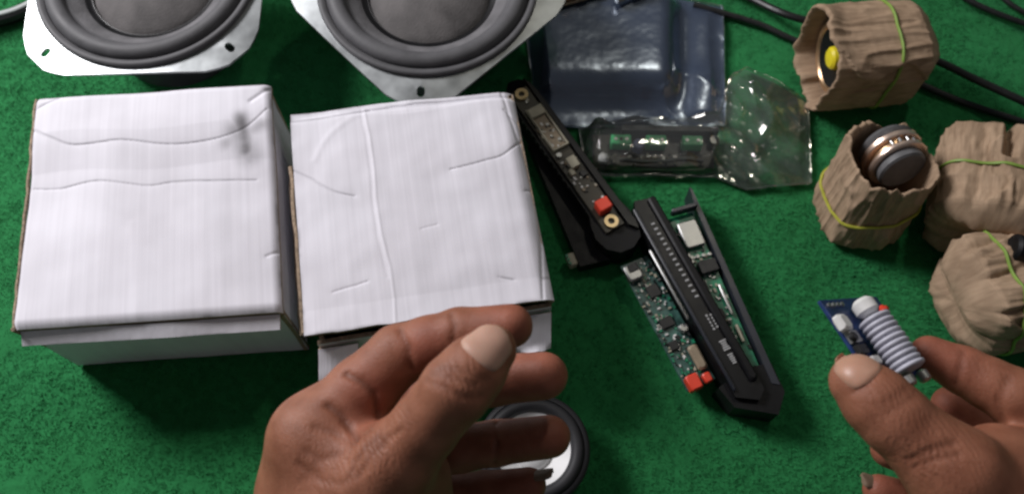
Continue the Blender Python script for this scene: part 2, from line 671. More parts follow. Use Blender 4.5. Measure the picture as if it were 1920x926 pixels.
# ------------------------------------------------------------------ carpet
nx, ny = 520, 420
gx, gy = np.meshgrid(np.linspace(-1.0, 1.0, nx), np.linspace(-.75, .95, ny))
pts = np.stack([gx.ravel(), gy.ravel(), np.zeros(nx * ny)], 1)
pts[:, 2] = (fbm(pts * 210, 2, 3) - .5) * .0014 + (fbm(pts * 22, 2, 9) - .5) * .0018 - .001
me = bpy.data.meshes.new('carpet')
idx = np.arange(nx * ny).reshape(ny, nx)
q = np.stack([idx[:-1, :-1], idx[:-1, 1:], idx[1:, 1:], idx[1:, :-1]], -1).reshape(-1, 4)
me.from_pydata(pts.tolist(), [], q.tolist())
carpet = finish(me, 'carpet', M['carpet'], None, True, angle=None)
carpet['kind'] = 'structure'


# short felt pile standing on the backing
NP = 520000
ppx, ppy = RNG.uniform(-.44, .44, NP), RNG.uniform(-.24, .30, NP)
b0 = np.stack([ppx, ppy, np.full(NP, -.0008)], 1)
az = (vnoise(b0 * 240, 5) * 9 + RNG.normal(0, .9, NP))
el = np.clip(.25 + .6 * vnoise(b0 * 330, 6) + RNG.normal(0, .2, NP), .05, 1.4)
ln_ = .0010 + .0016 * vnoise(b0 * 300 + 9, 7) * RNG.uniform(.5, 1.2, NP)
dr = np.stack([np.cos(az) * np.cos(el), np.sin(az) * np.cos(el), np.sin(el)], 1)
sd = np.stack([-np.sin(az), np.cos(az), RNG.uniform(-.4, .4, NP)], 1) * (.00022 * RNG.uniform(.6, 1.4, NP))[:, None]
pv = np.stack([b0 - sd, b0 + sd, b0 + dr * ln_[:, None]], 1).reshape(-1, 3)
me = bpy.data.meshes.new('felt_pile')
me.vertices.add(NP * 3)
me.vertices.foreach_set('co', pv.ravel())
me.loops.add(NP * 3)
me.loops.foreach_set('vertex_index', np.arange(NP * 3, dtype=np.int32))
me.polygons.add(NP)
me.polygons.foreach_set('loop_start', np.arange(0, NP * 3, 3, dtype=np.int32))
pile = finish(me, 'felt_pile', M['carpet'], None, False)
pile['kind'] = 'stuff'
pile['label'] = 'short fuzzy green pile of the felt carpet under everything'
pile['category'] = 'carpet pile'


# ------------------------------------------------------------------ white cardboard boxes
def panel(name, quad, parent, thick, nu=60, nv=60, creases=(), bulge=0.0, rough=.0004, seed=0, dirt_shade=(), mats=('card', 'edge', 'inside'), edgefn=None, label=None, bend=None):
    """a sheet of board; quad = TL, TR, BR, BL in world; outward normal by right hand of (TR-TL)x(BL-TL) flipped up"""
    A, B, C, Dd = [np.array(q) for q in quad]
    n = np.cross(B - A, Dd - A)
    n = -n / np.linalg.norm(n)
    us, vs = np.meshgrid(np.linspace(0, 1, nu), np.linspace(0, 1, nv))
    u, v = us.ravel()[:, None], vs.ravel()[:, None]
    base = (A * (1 - u) + B * u) * (1 - v) + (Dd * (1 - u) + C * u) * v
    off = (fbm(base * 30, 3, seed) - .5) * 2 * rough + bulge * (16 * (u * (1 - u) * v * (1 - v)))[:, 0]
    for line, amp, w in creases:
        dd = polydist(base, line)
        off -= amp * (.42 * np.exp(-(dd / (w * .45)) ** 2) + .16 * np.exp(-(dd / (w * 2.2)) ** 2))
    off += (fbm(base * 9, 3, seed + 3) - .5) * rough * 2.2
    if bend is not None:
        off += np.interp(v[:, 0] + .012 * np.sin(u[:, 0] * 9), *bend)
    if edgefn is not None:
        dv, do = edgefn(u[:, 0], v[:, 0])
        base = base + (Dd - A)[None] * dv[:, None]
        off = off + do
    top = base + n * off[:, None]
    bot = top - n * thick
    V = np.concatenate([top, bot]) - np.array(parent.location)
    N = nu * nv
    fs = grid_mesh(None, nu, nv)
    F = [tuple(reversed(f)) for f in fs] + [tuple(i + N for i in f) for f in fs]
    mi = [0] * len(fs) + [2] * len(fs)
    b = [j for j in range(nu)] + [nu * j + nu - 1 for j in range(1, nv)] + [N - 1 - j for j in range(1, nu)] + [N - nu - nu * j for j in range(1, nv - 1)]
    for i in range(len(b)):
        F.append((b[i], b[(i + 1) % len(b)], b[(i + 1) % len(b)] + N, b[i] + N))
        mi.append(1)
    me = bpy.data.meshes.new(name)
    me.from_pydata(V.tolist(), [], F)
    uvl = me.uv_layers.new(name='UVMap')
    uv = np.concatenate([np.concatenate([u, v], 1)] * 2)
    li = np.zeros(len(me.loops), int)
    me.loops.foreach_get('vertex_index', li)
    uvl.data.foreach_set('uv', uv[li].ravel())
    at = me.attributes.new('dirt_shade', 'FLOAT', 'POINT')
    d = np.zeros(N)
    for line, amp, w in dirt_shade:
        d = np.maximum(d, amp * np.exp(-(polydist(base, line) / w) ** 2))
    wr_ = np.minimum(np.minimum(u[:, 0], 1 - u[:, 0]), np.minimum(v[:, 0], 1 - v[:, 0]))
    d = np.maximum(d, .55 * np.exp(-(wr_ / .008) ** 2) * np.clip((fbm(base * 90, 3, seed + 7) - .42) * 5, 0, 1))
    d = np.maximum(d, .10 * np.clip((fbm(base * 26, 4, seed + 8) - .55) * 5, 0, 1))
    at.data.foreach_set('value', np.concatenate([d, d * 0]).astype(np.float32))
    return finish(me, name, [M[k] for k in mats], parent, True, mi, 40, label)


def line(pts, z):
    q = [np.array(P(x, y, z)) for x, y in pts]
    out = []
    for i in range(len(q) - 1):
        p0, p1, p2, p3 = q[max(i - 1, 0)], q[i], q[i + 1], q[min(i + 2, len(q) - 1)]
        for k in range(5):
            t = k / 5
            out.append(.5 * ((2 * p1) + (p2 - p0) * t + (2 * p0 - 5 * p1 + 4 * p2 - p3) * t * t + (3 * p1 - p0 - 3 * p2 + p3) * t ** 3))
    out.append(q[-1])
    out = np.array(out)
    n = len(out)
    w = np.sin(np.linspace(0, math.pi, n))[:, None]
    out[:, :2] += w * .0011 * np.stack([vnoise(out * 160, 3) - .5, vnoise(out * 160, 4) - .5], 1)
    return [tuple(p) for p in out]


ZB = .066
L = dict(TL=P(66, 184, ZB), TR=P(506, 156, ZB), BR=P(528, 582, ZB), BL=P(22, 616, ZB))
cx = (L['TL'] + L['TR'] + L['BR'] + L['BL']) / 4
box1 = thing('cardboard_box', (cx.x, cx.y, 0), 'white cardboard box with a dark smudge near one corner and two creases across its top', 'box', 'white cardboard boxes')


def down(p, z):
    return Vector((p.x, p.y, z))


T = .0022
panel('top_panel', (L['TL'], L['TR'], L['BR'], L['BL']), box1, T, 250, 250,
      creases=[(line([(60, 243), (95, 258), (140, 272), (230, 264), (320, 272), (400, 262), (460, 240), (500, 205)], ZB), .0011, .0012),
               (line([(60, 352), (110, 352), (180, 338), (270, 348), (340, 340), (480, 336)], ZB), .0009, .0012),
               (line([(248, 420), (250, 480), (252, 600)], ZB), -.0002, .004),
               (line([(70, 205), (110, 185)], ZB), .0012, .0016),
               (line([(470, 190), (512, 160)], ZB), .0018, .0025),
               (line([(500, 480), (522, 470)], ZB), .0012, .0018)],
      dirt_shade=[(line([(440, 245), (468, 292)], ZB), .6, .0065), (line([(452, 222), (460, 282)], ZB), .95, .0042), (line([(425, 268), (490, 235)], ZB), .5, .0040), (line([(462, 262), (468, 300)], ZB), .6, .003),
            (line([(60, 243), (95, 258), (140, 272), (230, 264), (320, 272), (400, 262), (460, 240), (500, 205)], ZB), .30, .0008),  # shade of the two creases, painted as thin dark lines
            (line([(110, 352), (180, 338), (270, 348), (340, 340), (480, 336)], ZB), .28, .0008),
            (line([(495, 165), (520, 172)], ZB), .6, .002)],
      bulge=.0016, rough=.0007, seed=5, bend=([0, .18, .215, .36, .39, 1], [0, .0004, 0, -.0017, -.0016, 0]),
      edgefn=lambda u, v: (0 * u, -.0022 * np.clip((v - .965) / .035, 0, 1) ** 2 - .0015 * np.clip((.03 - v) / .03, 0, 1) ** 2 - .0018 * np.clip((.02 - u) / .02, 0, 1) ** 2 - .0022 * np.clip((u - .97) / .03, 0, 1) ** 2))
mb = MB()
for a, b, k in ((L['TL'], L['BL'], 0), (down(L['BL'], ZB - .001), down(lerp(L['BL'], cx, .02), ZB - .030), 1)):
    mb.tube([lerp(a, b, i / 30) + Vector((-.0004 + .0010 * (vnoise(np.array([[i * .6, k, 2.]]), 5)[0] - .5), 0, -.0022 * (1 - k) + .0010 * (vnoise(np.array([[i * .7, k, 7.]]), 6)[0] - .5))) for i in range(31)], .0010, 6)
mb.build('worn_edge', M['edge'], box1, world=True)
zt = ZB - T - .0012
ins = .0012


def inset(c, k):
    return {a: lerp(c[a], (c['TL'] + c['TR'] + c['BR'] + c['BL']) / 4, k) for a in c}


Li = inset(L, .014)
panel('front_panel', (down(Li['BL'], zt - .002), down(Li['BR'], zt - .002), down(Li['BR'], .001), down(Li['BL'], .001)), box1, T, 40, 20, bulge=.0015, seed=8)
panel('side_panel', (down(Li['BR'], zt), down(Li['TR'], zt), down(Li['TR'], .001), down(Li['BR'], .001)), box1, T, 30, 20, rough=.001, seed=9)
panel('side_panel', (down(Li['TL'], zt), down(Li['BL'], zt), down(Li['BL'], .001), down(Li['TL'], .001)), box1, T, 30, 20, rough=.001, seed=10)
panel('back_panel', (down(Li['TR'], zt), down(Li['TL'], zt), down(Li['TL'], .001), down(Li['TR'], .001)), box1, T, 30, 20, seed=12)
# tuck flap lip showing under the front edge of the top
fl = lerp(L['BL'], L['BR'], .012)
fr = lerp(L['BL'], L['BR'], .985)
o1 = Vector((0, -.0042, 0))
panel('tuck_flap', (down(fl, ZB - .0042) + o1 * .1, down(fr, ZB - .0042) + o1 * .1, down(fr, ZB - .0075) + o1 * 1.7, down(fl, ZB - .0085) + o1 * 1.5), box1, .0016, 60, 8, rough=.0011, seed=21,
      dirt_shade=[([tuple(down(fr, ZB - .011) + o1), tuple(down(fr, ZB - .010) + o1 + Vector((-.012, 0, 0)))], .7, .0016)])

# second, more crumpled box
ZC = .062
K = dict(TL=P(543, 212, ZC), TR=P(962, 166, ZC), BR=P(1040, 560, ZC), BL=P(572, 632, ZC))
cx = (K['TL'] + K['TR'] + K['BR'] + K['BL']) / 4
box2 = thing('cardboard_box', (cx.x, cx.y, 0), 'crumpled white cardboard box with a raised seam line, its lid lifting above torn corners', 'box', 'white cardboard boxes')
box2.name = 'cardboard_box.001'
seam = [(683, 205), (700, 300), (712, 420), (735, 520), (742, 610)]
panel('top_panel', (K['TL'], K['TR'], K['BR'], K['BL']), box2, T, 250, 250,
      creases=[(line(seam, ZC), -.0007, .0016), (line([(676, 205), (692, 300), (704, 420), (727, 520)], ZC), .0004, .0018),
               (line([(550, 320), (585, 335), (620, 358), (665, 368)], ZC), .0011, .0011),
               (line([(845, 318), (900, 305), (945, 290), (985, 250)], ZC), .0012, .0012),
               (line([(940, 170), (960, 230), (985, 300), (1010, 400), (1018, 560)], ZC), .0012, .0018),
               (line([(945, 205), (985, 235)], ZC), .0012, .0015), (line([(985, 355), (1005, 350)], ZC), .0011, .0012),
               (line([(548, 226), (640, 214), (760, 198), (860, 184), (955, 176)], ZC), .0016, .0012),
               (line([(625, 548), (690, 528)], ZC), .0008, .0012), (line([(935, 520), (965, 526)], ZC), .0007, .001),
               (line([(790, 430), (820, 422)], ZC), .0006, .0012),
               (line([(590, 300), (620, 250), (680, 215), (760, 205)], ZC), -.0005, .004)],
      dirt_shade=[(line([(550, 320), (585, 335), (620, 358), (665, 368)], ZC), .28, .0006), (line([(860, 315), (900, 305), (945, 290), (985, 250)], ZC), .28, .0006),  # dark lines paint the shade along these creases
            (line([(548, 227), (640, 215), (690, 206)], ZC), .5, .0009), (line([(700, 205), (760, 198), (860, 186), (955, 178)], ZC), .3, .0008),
            (line([(940, 520), (960, 524)], ZC), .4, .0006), (line([(1018, 520), (1030, 516)], ZC), .5, .0008)],
      bulge=.001, rough=.0013, seed=33, bend=([0, .03, .06, .5, 1], [0, -.0008, 0, -.0006, 0]),
      edgefn=lambda u, v: (.006 * np.exp(-((u - .42) / .22) ** 2) * np.clip(-(v - .15) / .15, 0, 1) * -1 + .012 * (fbm(np.stack([u * 14, v * 0, v * 0], 1), 3, 4) - .5) * np.clip((v - .9) / .1, 0, 1),
                           -.002 * np.clip((.05 - v) / .05, 0, 1) + -.0045 * np.clip((u - .93) / .07, 0, 1) ** 2 + .0012 * np.clip((v - .9) / .1, 0, 1)))
zt = ZC - T - .002
Ki = inset(K, .02)
Ki['BL'] = Ki['BL'] + Vector((.004, 0, 0))
panel('side_panel', (down(Ki['BR'], zt), down(Ki['TR'], zt), down(Ki['TR'], .001), down(Ki['BR'], .001)), box2, T, 30, 20, rough=.0015, seed=41)
panel('side_panel', (down(Ki['TL'], zt), down(Ki['BL'], zt), down(Ki['BL'], .001), down(Ki['TL'], .001)), box2, T, 30, 20, rough=.0015, seed=42)
panel('back_panel', (down(Ki['TR'], zt), down(Ki['TL'], zt), down(Ki['TL'], .001), down(Ki['TR'], .001)), box2, T, 30, 20, seed=43)
# front panel stands a little forward of the lid
fo = Vector((0, -.0045, 0))
fp = panel('front_panel', (down(Ki['BL'], zt - .0012) + fo * .7, down(Ki['BR'], zt - .0012) + fo * .7, down(Ki['BR'], .001) + fo, down(Ki['BL'], .001) + fo), box2, T, 40, 24, rough=.0012, seed=44)
# small corner flaps with torn raw edges
for a, b, sd in ((Ki['BL'], .12, 51), (Ki['BR'], -.12, 52)):
    e = lerp(a, Ki['BR'] if b > 0 else Ki['BL'], .17)
    q0, q1 = (a, e) if b > 0 else (e, a)
    panel('corner_flap', (down(q0, zt - .003) + fo * 1.2, down(q1, zt - .003) + fo * 1.2, down(q1, zt - .0135) + fo * 4.6, down(q0, zt - .0125) + fo * 4.9), box2, .0024, 40, 30, rough=.0022, seed=sd, edgefn=lambda u, v: (.16 * (fbm(np.stack([u * 6, v * 0, v * 0 + sd], 1), 3, sd) - .6) * np.clip((v - .7) / .3, 0, 1), -.003 * np.clip((v - .8) / .2, 0, 1) ** 2 * np.sin(u * 5 + sd)))
# torn corrugated edge between the boxes
mb = MB()
for k in range(2):
    pth = []
    for i in range(26):
        t = i / 25
        p = lerp(K['TL'], K['BL'], .25 + .72 * t)
        pth.append(Vector((p.x - .0016 - .0014 * k + .0011 * (vnoise(np.array([[t * 9, k, 0.]]), 3)[0] - .5), p.y, ZC - .004 - .004 * k + .003 * (vnoise(np.array([[t * 7, k, 5.]]), 8)[0] - .5))))
    mb.tube(pth, .0011, 6, flat=.6)
mb.build('torn_edge', M['edge'], box2, world=True)


# ------------------------------------------------------------------ big speakers
def rounded_flange(half, cut, n=14):
    pts = []
    for kq in range(4):
        a0 = kq * math.pi / 2
        # side bulge then ear
        loc = [(half * (1 - .013 * t * t), half * .58 * t) for t in np.linspace(-1, 1, 7)]
        k = half / .0686
        loc += [(.0655 * k, .0470 * k), (.0632 * k, .0525 * k), (.0598 * k, .0560 * k), (.0560 * k, .0598 * k), (.0525 * k, .0632 * k), (.0470 * k, .0655 * k)]
        for x, y in loc:
            pts.append((x * math.cos(a0) - y * math.sin(a0), x * math.sin(a0) + y * math.cos(a0)))
    return pts


RS, HALF, EAR = .0652, .0682, .0800
SZ = .058


def flange_mesh():
    """plate with round opening and four slotted screw holes"""
    import bmesh
    out = rounded_flange(HALF, EAR)
    bm = bmesh.new()
    loops = []

    def loop(pts):
        vs = [bm.verts.new((x, y, 0)) for x, y in pts]
        for i in range(len(vs)):
            bm.edges.new((vs[i], vs[(i + 1) % len(vs)]))
        loops.append(vs)
    loop(out)
    loop([(.0640 * math.cos(2 * math.pi * i / 72), .0640 * math.sin(2 * math.pi * i / 72)) for i in range(72)])
    for kq in range(4):
        a = math.pi / 4 + kq * math.pi / 2
        c, s = math.cos(a), math.sin(a)
        pts = []
        for i in range(16):
            b = 2 * math.pi * i / 16
            x, y = .0738 + .0026 * math.cos(b) + (.0007 if math.cos(b) > 0 else -.0007), .0023 * math.sin(b)
            pts.append((x * c - y * s, x * s + y * c))
        loop(pts)
    bmesh.ops.triangle_fill(bm, edges=bm.edges[:], use_beauty=True)
    # keep only faces lying in the plate
    for f in list(bm.faces):
        m_ = f.calc_center_median()
        r = m_.length
        bad = r < .0635
        a = math.atan2(m_.y, m_.x)
        for kq in range(4):
            ak = math.pi / 4 + kq * math.pi / 2
            if math.hypot(m_.x - .0738 * math.cos(ak), m_.y - .0738 * math.sin(ak)) < .0020:
                bad = True
        if bad:
            bm.faces.remove(f)
    bmesh.ops.recalc_face_normals(bm, faces=bm.faces)
    if bm.faces[0].normal.z < 0:
        bmesh.ops.reverse_faces(bm, faces=bm.faces)
    r = bmesh.ops.extrude_face_region(bm, geom=bm.faces[:])
    vs = [g for g in r['geom'] if isinstance(g, bmesh.types.BMVert)]
    bmesh.ops.translate(bm, verts=vs, vec=(0, 0, .0016))
    bmesh.ops.recalc_face_normals(bm, faces=bm.faces)
    me = bpy.data.meshes.new('flange')
    bm.to_mesh(me)
    bm.free()
    for v in me.vertices:       # pressed plate: the ears bend down a little
        r = math.hypot(v.co.x, v.co.y)
        if r > .068:
            v.co.z -= (r - .068) * .16
    return me


def make_speaker():
    r = thing('speaker', (0, 0, 0), '', 'speaker', 'large square-framed speakers')
    me = flange_mesh()
    finish(me, 'flange', M['steel'], r, True, angle=30)
    z = 0
    # gasket + roll surround
    prof = [(.0650, .0016), (.0652, .0034), (.0640, .0044), (.0622, .0044), (.0606, .0032)]
    MB().lathe(prof, 96).build('gasket', M['rubber'], r, angle=60)
    prof = [(.0606, .0032)]
    for i in range(11):
        a = math.pi * i / 10
        prof.append((.0549 + .0053 * math.cos(a), .0022 + .0050 * math.sin(a)))
    prof += [(.0490, .0016), (.0476, .0012)]
    MB().lathe(prof, 96).build('surround', M['rubber'], r, angle=60)
    prof = [(.0482, .0014), (.0440, -.0010), (.0400, -.0045), (.0372, -.0078), (.0366, -.0082)]
    MB().lathe(prof, 96).build('cone', M['cone'], r, angle=60)
    prof = [(.0368, -.0086), (.0360, -.0076)]
    for i in range(1, 9):
        t = i / 8
        prof.append((.0358 * (1 - t) + .00001, -.0076 + .0085 * (1 - (1 - t) ** 2)))
    MB().lathe(prof, 72).build('dust_cap', M['cap'], r, angle=60)
    MB().lathe([(.0405, -.0040), (.0395, -.0042), (.0372, -.0062), (.0366, -.0060), (.0360, -.0072)], 72).build('glue_ring', M['blackgl'], r, angle=60)
    # basket, magnet
    prof = [(.0630, .0002), (.0625, -.010), (.0480, -.030), (.040, -.033), (.00001, -.033)]
    MB().lathe(prof, 48).build('basket', M['black'], r)
    prof = [(.00001, -.033), (.040, -.033), (.042, -.035), (.042, -.053), (.040, -.0555), (.00001, -.0555)]
    MB().lathe(prof, 48).build('magnet', M['magnet'], r)
    return r


def copy_tree(o, parent=None):
    c = o.copy()
    COL.objects.link(c)
    c.parent = parent
    for ch in list(o.children):
        copy_tree(ch, c)
    return c


sp = make_speaker()
sp2 = copy_tree(sp)
c = P(281, -42, SZ)
sp.location = c
sp.scale = sp2.scale = (.985, .985, .985)
sp.rotation_euler = (R(1.5), R(0), R(2))
sp['label'] = 'large grey-coned speaker with its straight frame edge toward the white boxes, nearest the smudged box'
c = P(803, -26, SZ)
sp2.location = c
sp2.rotation_euler = (R(1.0), R(-.5), R(44))
sp2['label'] = 'large grey-coned speaker turned diagonally, one frame corner touching the crumpled white box'

# small white-coned speaker under the hand
c = P(1000, 842, .020)
s3 = thing('speaker', c, 'small speaker with white cone and black rim lying below the empty hand', 'speaker')
MB().lathe([(.0278, -.003), (.0284, .0005), (.0276, .0022), (.0256, .0026)], 64).build('rim', M['rubberdark'], s3, angle=60)
prof = [(.0256, .0026)] + [(.0222 + .0032 * math.cos(math.pi * i / 8), .0014 + .003 * math.sin(math.pi * i / 8)) for i in range(9)] + [(.0186, .0008)]
MB().lathe(prof, 64).build('surround', M['rubberdark'], s3, angle=60)
MB().lathe([(.0190, .0010), (.0150, -.001), (.0100, -.004), (.0095, -.0045)], 64).build('cone', M['whitecone'], s3, angle=60)
MB().lathe([(.0098, -.0045)] + [(.0095 * math.cos(math.pi / 2 * i / 6) + 1e-5, -.0042 + .0042 * math.sin(math.pi / 2 * i / 6)) for i in range(7)], 40).build('dust_cap', M['whitecone'], s3)
MB().lathe([(.0276, -.003), (.0200, -.012), (.0170, -.0195), (.00001, -.0198)], 40).build('basket', M['black'], s3)


# ------------------------------------------------------------------ circuit parts
def comp(kind, c, size, parent, m, M4=None, bev=.0003):
    return MB().box(c, size, M4, bev=bev).build(kind, M[m], parent, angle=30)


def scatter(parent, x0, x1, y0, y1, z, n, seed, mats=('chip', 'beige', 'solder', 'tan', 'white')):
    """tiny surface parts of one board, too small to tell apart"""
    rr = random.Random(seed)
    mb = MB()
    for i in range(n):
        sx, sy = rr.choice([(.0017, .0010), (.0010, .0017), (.0022, .0013), (.0012, .0007), (.0008, .0008)])
        mb.box((rr.uniform(x0, x1), rr.uniform(y0, y1), z + .0005), (sx, sy, .001), mi=rr.randrange(len(mats)))
    o = mb.build('small_components', [M[k] for k in mats], parent, smooth=False)
    o['kind'] = 'stuff'
    return o


# black player module beside the crumpled box
A, B = P(978, 174, .0235), P(1147, 412, .0235)
ax = (B - A).normalized()
m1 = thing('player_module', A, 'long black module with a narrow board and orange-red socket, beside the crumpled white box', 'audio module', 'audio player modules',
           M=frame(Vector((A.x, A.y, 0)), ax, (0, 0, 1)))
L1 = (B - A).length
out = [(-.013, -.002), (-.0125, .005), (-.008, .0095), (0, .0112), (L1 - .010, .0125), (L1 - .002, .0140), (L1 + .008, .0138), (L1 + .015, .0100), (L1 + .0185, .003), (L1 + .0175, -.005), (L1 + .012, -.0105), (L1 + .004, -.0125), (L1 - .004, -.0105), (L1 - .010, -.0078), (-.006, -.0078)]
MB().prism(out, .002, .0185).build('housing', M['black'], m1, smooth=False)
out2 = [(-.010, .0070), (-.006, .0086), (L1 - .010, .0112), (L1 + .006, .0124), (L1 + .011, .0110), (L1 + .006, .0074)]
MB().prism(out2, .0188, .0215).build('face_ridge', M['blackgl'], m1, smooth=False)
MB().box((L1 / 2, 0, .0197), (L1 + .009, .0122, .0018), bev=.0003).build('circuit_board', M['pcbdark'], m1)
brd = m1.children[-1]
for x in (0, L1):
    MB().lathe([(.0019, .0218), (.0019, .0222), (.0040, .0222), (.0040, .0207)], 20, Matrix.Translation((x, 0, 0))).build('mounting_hole', M['brass'], m1)
MB().box((.0155, .0008, .0222), (.0065, .0092, .0035), bev=.0004).build('white_socket', M['beige'], m1)
# metal-framed card slot: rim of four bars round a dark recess
mb = MB()
x0, x1, y0, y1 = .0115, .0425, -.0038, .0056
for cc, ss in ((((x0 + x1) / 2, y0, .0217), (x1 - x0, .0009, .003)), (((x0 + x1) / 2, y1, .0217), (x1 - x0, .0009, .003)), ((x1 + .0005, (y0 + y1) / 2, .0217), (.0009, y1 - y0 + .001, .003))):
    mb.box(cc, ss, bev=.0002)
mb.build('slot_frame', M['beige'], m1)
MB().box(((x0 + x1) / 2 + .003, .0009, .0208), (x1 - x0 - .008, .0078, .0012), bev=.0002).build('card_slot', M['tan'], m1)
for x, y, s_ in ((.026, .002, .0016), (.034, 0, .0014), (.038, .003, .0018), (.047, -.003, .0026)):
    MB().cyl((x, y, .0222), s_ * .6, .001, 12).build('solder_joint', M['solder'], m1)
comp('capacitor', (.0555, .001, .0225), (.0075, .0055, .004), m1, 'beige')
comp('capacitor', (.0605, -.0025, .0218), (.004, .003, .0028), m1, 'beige')
comp('chip', (.0640, .003, .0214), (.004, .004, .0018), m1, 'chip')
comp('red_socket', (L1 - .0095, .0006, .0235), (.0072, .0080, .0068), m1, 'red', bev=.0006)
scatter(m1, .003, L1 - .012, -.0052, .0052, .0206, 50, 3)
mb = MB()
for i in range(12):
    mb.box((.010 + i * .005, -.0070, .017), (.0014, .0022, .0012))
mb.build('pin_row', M['solder'], m1, smooth=False)

# dark module half under it
A, B = P(1008, 262, .008), P(1112, 492, .008)
ax = (B - A).normalized()
L4 = (B - A).length
m4 = thing('player_module', A, 'dark module with a pale green plug, half hidden in shade against the crumpled white box', 'audio module', 'audio player modules', M=frame(Vector((A.x, A.y, 0)), ax, (0, 0, 1)))
MB().prism([(0, -.006), (L4, -.008), (L4 + .002, .010), (.004, .012)], .001, .009).build('housing', M['black'], m4, smooth=False)
MB().box((L4 - .006, -.0105, .0060), (.0075, .0045, .006), bev=.0005).build('plug', M['beige'], m4)
for i in range(3):
    MB().cyl((L4 - .0085 + .0024 * i, -.0125, .0092), .0009, .0012, 10).build('plug_hole', M['pcb'], m4)

# two panels lying parallel in the middle
A, B = P(1212, 388, .020), P(1392, 706, .020)
ax = (B - A).normalized()
L2 = (B - A).length
m2 = thing('player_module', A, 'black front panel with white tick marks, red socket on the board along its edge', 'audio module', 'audio player modules', M=frame(Vector((A.x, A.y, 0)), ax, (0, 0, 1)))
MB().prism([(-.006, -.0045), (-.004, .005), (0, .0068), (.006, .0072), (L2 + .010, .0072), (L2 + .014, .002), (L2 + .008, -.0085), (.004, -.0085)], .001, .020).build('front_panel', M['blackgl'], m2, smooth=False)
MB().box((L2 / 2, .0046, .0214), (L2 + .008, .0046, .0028), bev=.001).build('ridge', M['black'], m2)
MB().box((L2 / 2 + .002, -.0074, .0210), (L2 + .006, .0018, .0020), bev=.0005).build('edge_rail', M['slate'], m2)
for i in range(15):
    MB().box((.011 + i * .0034, -.0016 + .0001 * i, .0203), (.0010, .0020, .0006)).build('tick_mark', M['print'], m2, smooth=False)
for (x, y, sx, sy) in ((.0745, -.0008, .010, .0011), (.0745, .0014, .009, .0010), (.0885, .000, .0062, .0042), (.0965, .0000, .006, .003)):
    o = MB()
    rr = random.Random(int(x * 1e5))
    nn = 5
    for i in range(nn):
        o.box((x - sx / 2 + (i + .5) * sx / nn, y, .0204), (sx / nn * .6, sy * rr.uniform(.6, 1), .0006))
    o.build('printed_legend', M['print'], m2, smooth=False)
MB().box((.062, -.0182, .0090), (.078, .0170, .0016), bev=.0003).build('circuit_board', M['pcbteal'], m2)
MB().box((.0305, -.0230, .0125), (.0095, .0085, .0052), bev=.0008).build('usb_socket', M['solder'], m2)
MB().box((.0285, -.0225, .0140), (.0045, .0058, .0032), bev=.0003).build('usb_tongue', M['chip'], m2)
MB().box((.046, -.0100, .0185), (.044, .0016, .0022), bev=.0005).build('metal_strip', M['solder'], m2)
comp('chip', (.0440, -.0170, .0107), (.0072, .0072, .0018), m2, 'chip')
comp('chip', (.0630, -.0190, .0107), (.0058, .0078, .0018), m2, 'chip')
comp('chip', (.0760, -.0215, .0107), (.0050, .0050, .0018), m2, 'chip')
comp('crystal', (.0870, -.0135, .0116), (.014, .0055, .0034), m2, 'tan', bev=.001)
MB().cyl((.0700, -.0128, .0120), .0024, .005, 16, bev=.0004).build('capacitor', M['solder'], m2)
comp('red_socket', (.0985, -.0225, .0125), (.0082, .0068, .0065), m2, 'red', bev=.0006)
comp('red_socket', (.0990, -.0145, .0120), (.0052, .0042, .0045), m2, 'red', bev=.0006)
scatter(m2, .026, .098, -.0262, -.0105, .0098, 170, 5, ('chip', 'solder', 'white', 'pcb', 'beige'))

A, B = P(1300, 372, .014), P(1447, 705, .014)
ax = (B - A).normalized()
L3 = (B - A).length
m3 = thing('player_module', A, 'dark open module with a green board and a silver card socket between black rails', 'audio module', 'audio player modules', M=frame(Vector((A.x, A.y, .005)), ax, (0, 0, 1)))
MB().prism([(-.006, -.0006), (.006, -.0022), (L3 + .004, -.0028), (L3 + .006, .0010), (-.004, .0004)], -.005, .0125).build('rail', M['slate'], m3, smooth=False)
MB().box((.0065, -.0090, .0125), (.0028, .0150, .006), bev=.0006).build('cross_bar', M['slate'], m3)
MB().box((L3 * .5 + .003, -.0125, .0080), (L3 - .010, .0175, .0016), bev=.0003).build('circuit_board', M['pcb'], m3)
MB().box((.0215, -.0105, .0108), (.0160, .0112, .0032), bev=.0006).build('card_socket', M['solder'], m3)
for k in range(4):
    MB().cyl((.0345 + .0003 * k, -.0150 + k * .0034, .0098), .0012, .0016, 12, bev=.0003).build('solder_joint', M['solder'], m3)
comp('chip', (.0425, -.0090, .0110), (.0075, .0100, .0042), m3, 'chip')
comp('chip', (.0520, -.0155, .0098), (.0065, .0045, .002), m3, 'chip')
comp('header', (.0630, -.0070, .0105), (.018, .0014, .0022), m3, 'solder')
comp('header', (.0830, -.0072, .0105), (.010, .0014, .0022), m3, 'beige')
comp('chip', (.0700, -.0130, .0098), (.006, .005, .002), m3, 'chip')
scatter(m3, .012, L3 - .012, -.0195, -.0045, .0089, 110, 8, ('solder', 'chip', 'beige', 'solder'))
MB().prism([(L3 - .002, -.030), (L3 + .010, -.026), (L3 + .020, -.006), (L3 + .010, .002), (L3 - .006, .0015), (L3 - .008, -.012)], -.005, .012).build('end_bracket', M['black'], m3, smooth=False)
MB().cyl((L3 + .006, -.018, .0122), .0022, .001, 14).build('screw', M['slate'], m3)


# ------------------------------------------------------------------ bags
def interp(poly, n):
    p = np.array(poly, float)
    s = np.concatenate([[0], np.cumsum(np.linalg.norm(np.diff(p, axis=0), axis=1))])
    t = np.linspace(0, s[-1], n)
    return np.stack([np.interp(t, s, p[:, 0]), np.interp(t, s, p[:, 1])], 1)


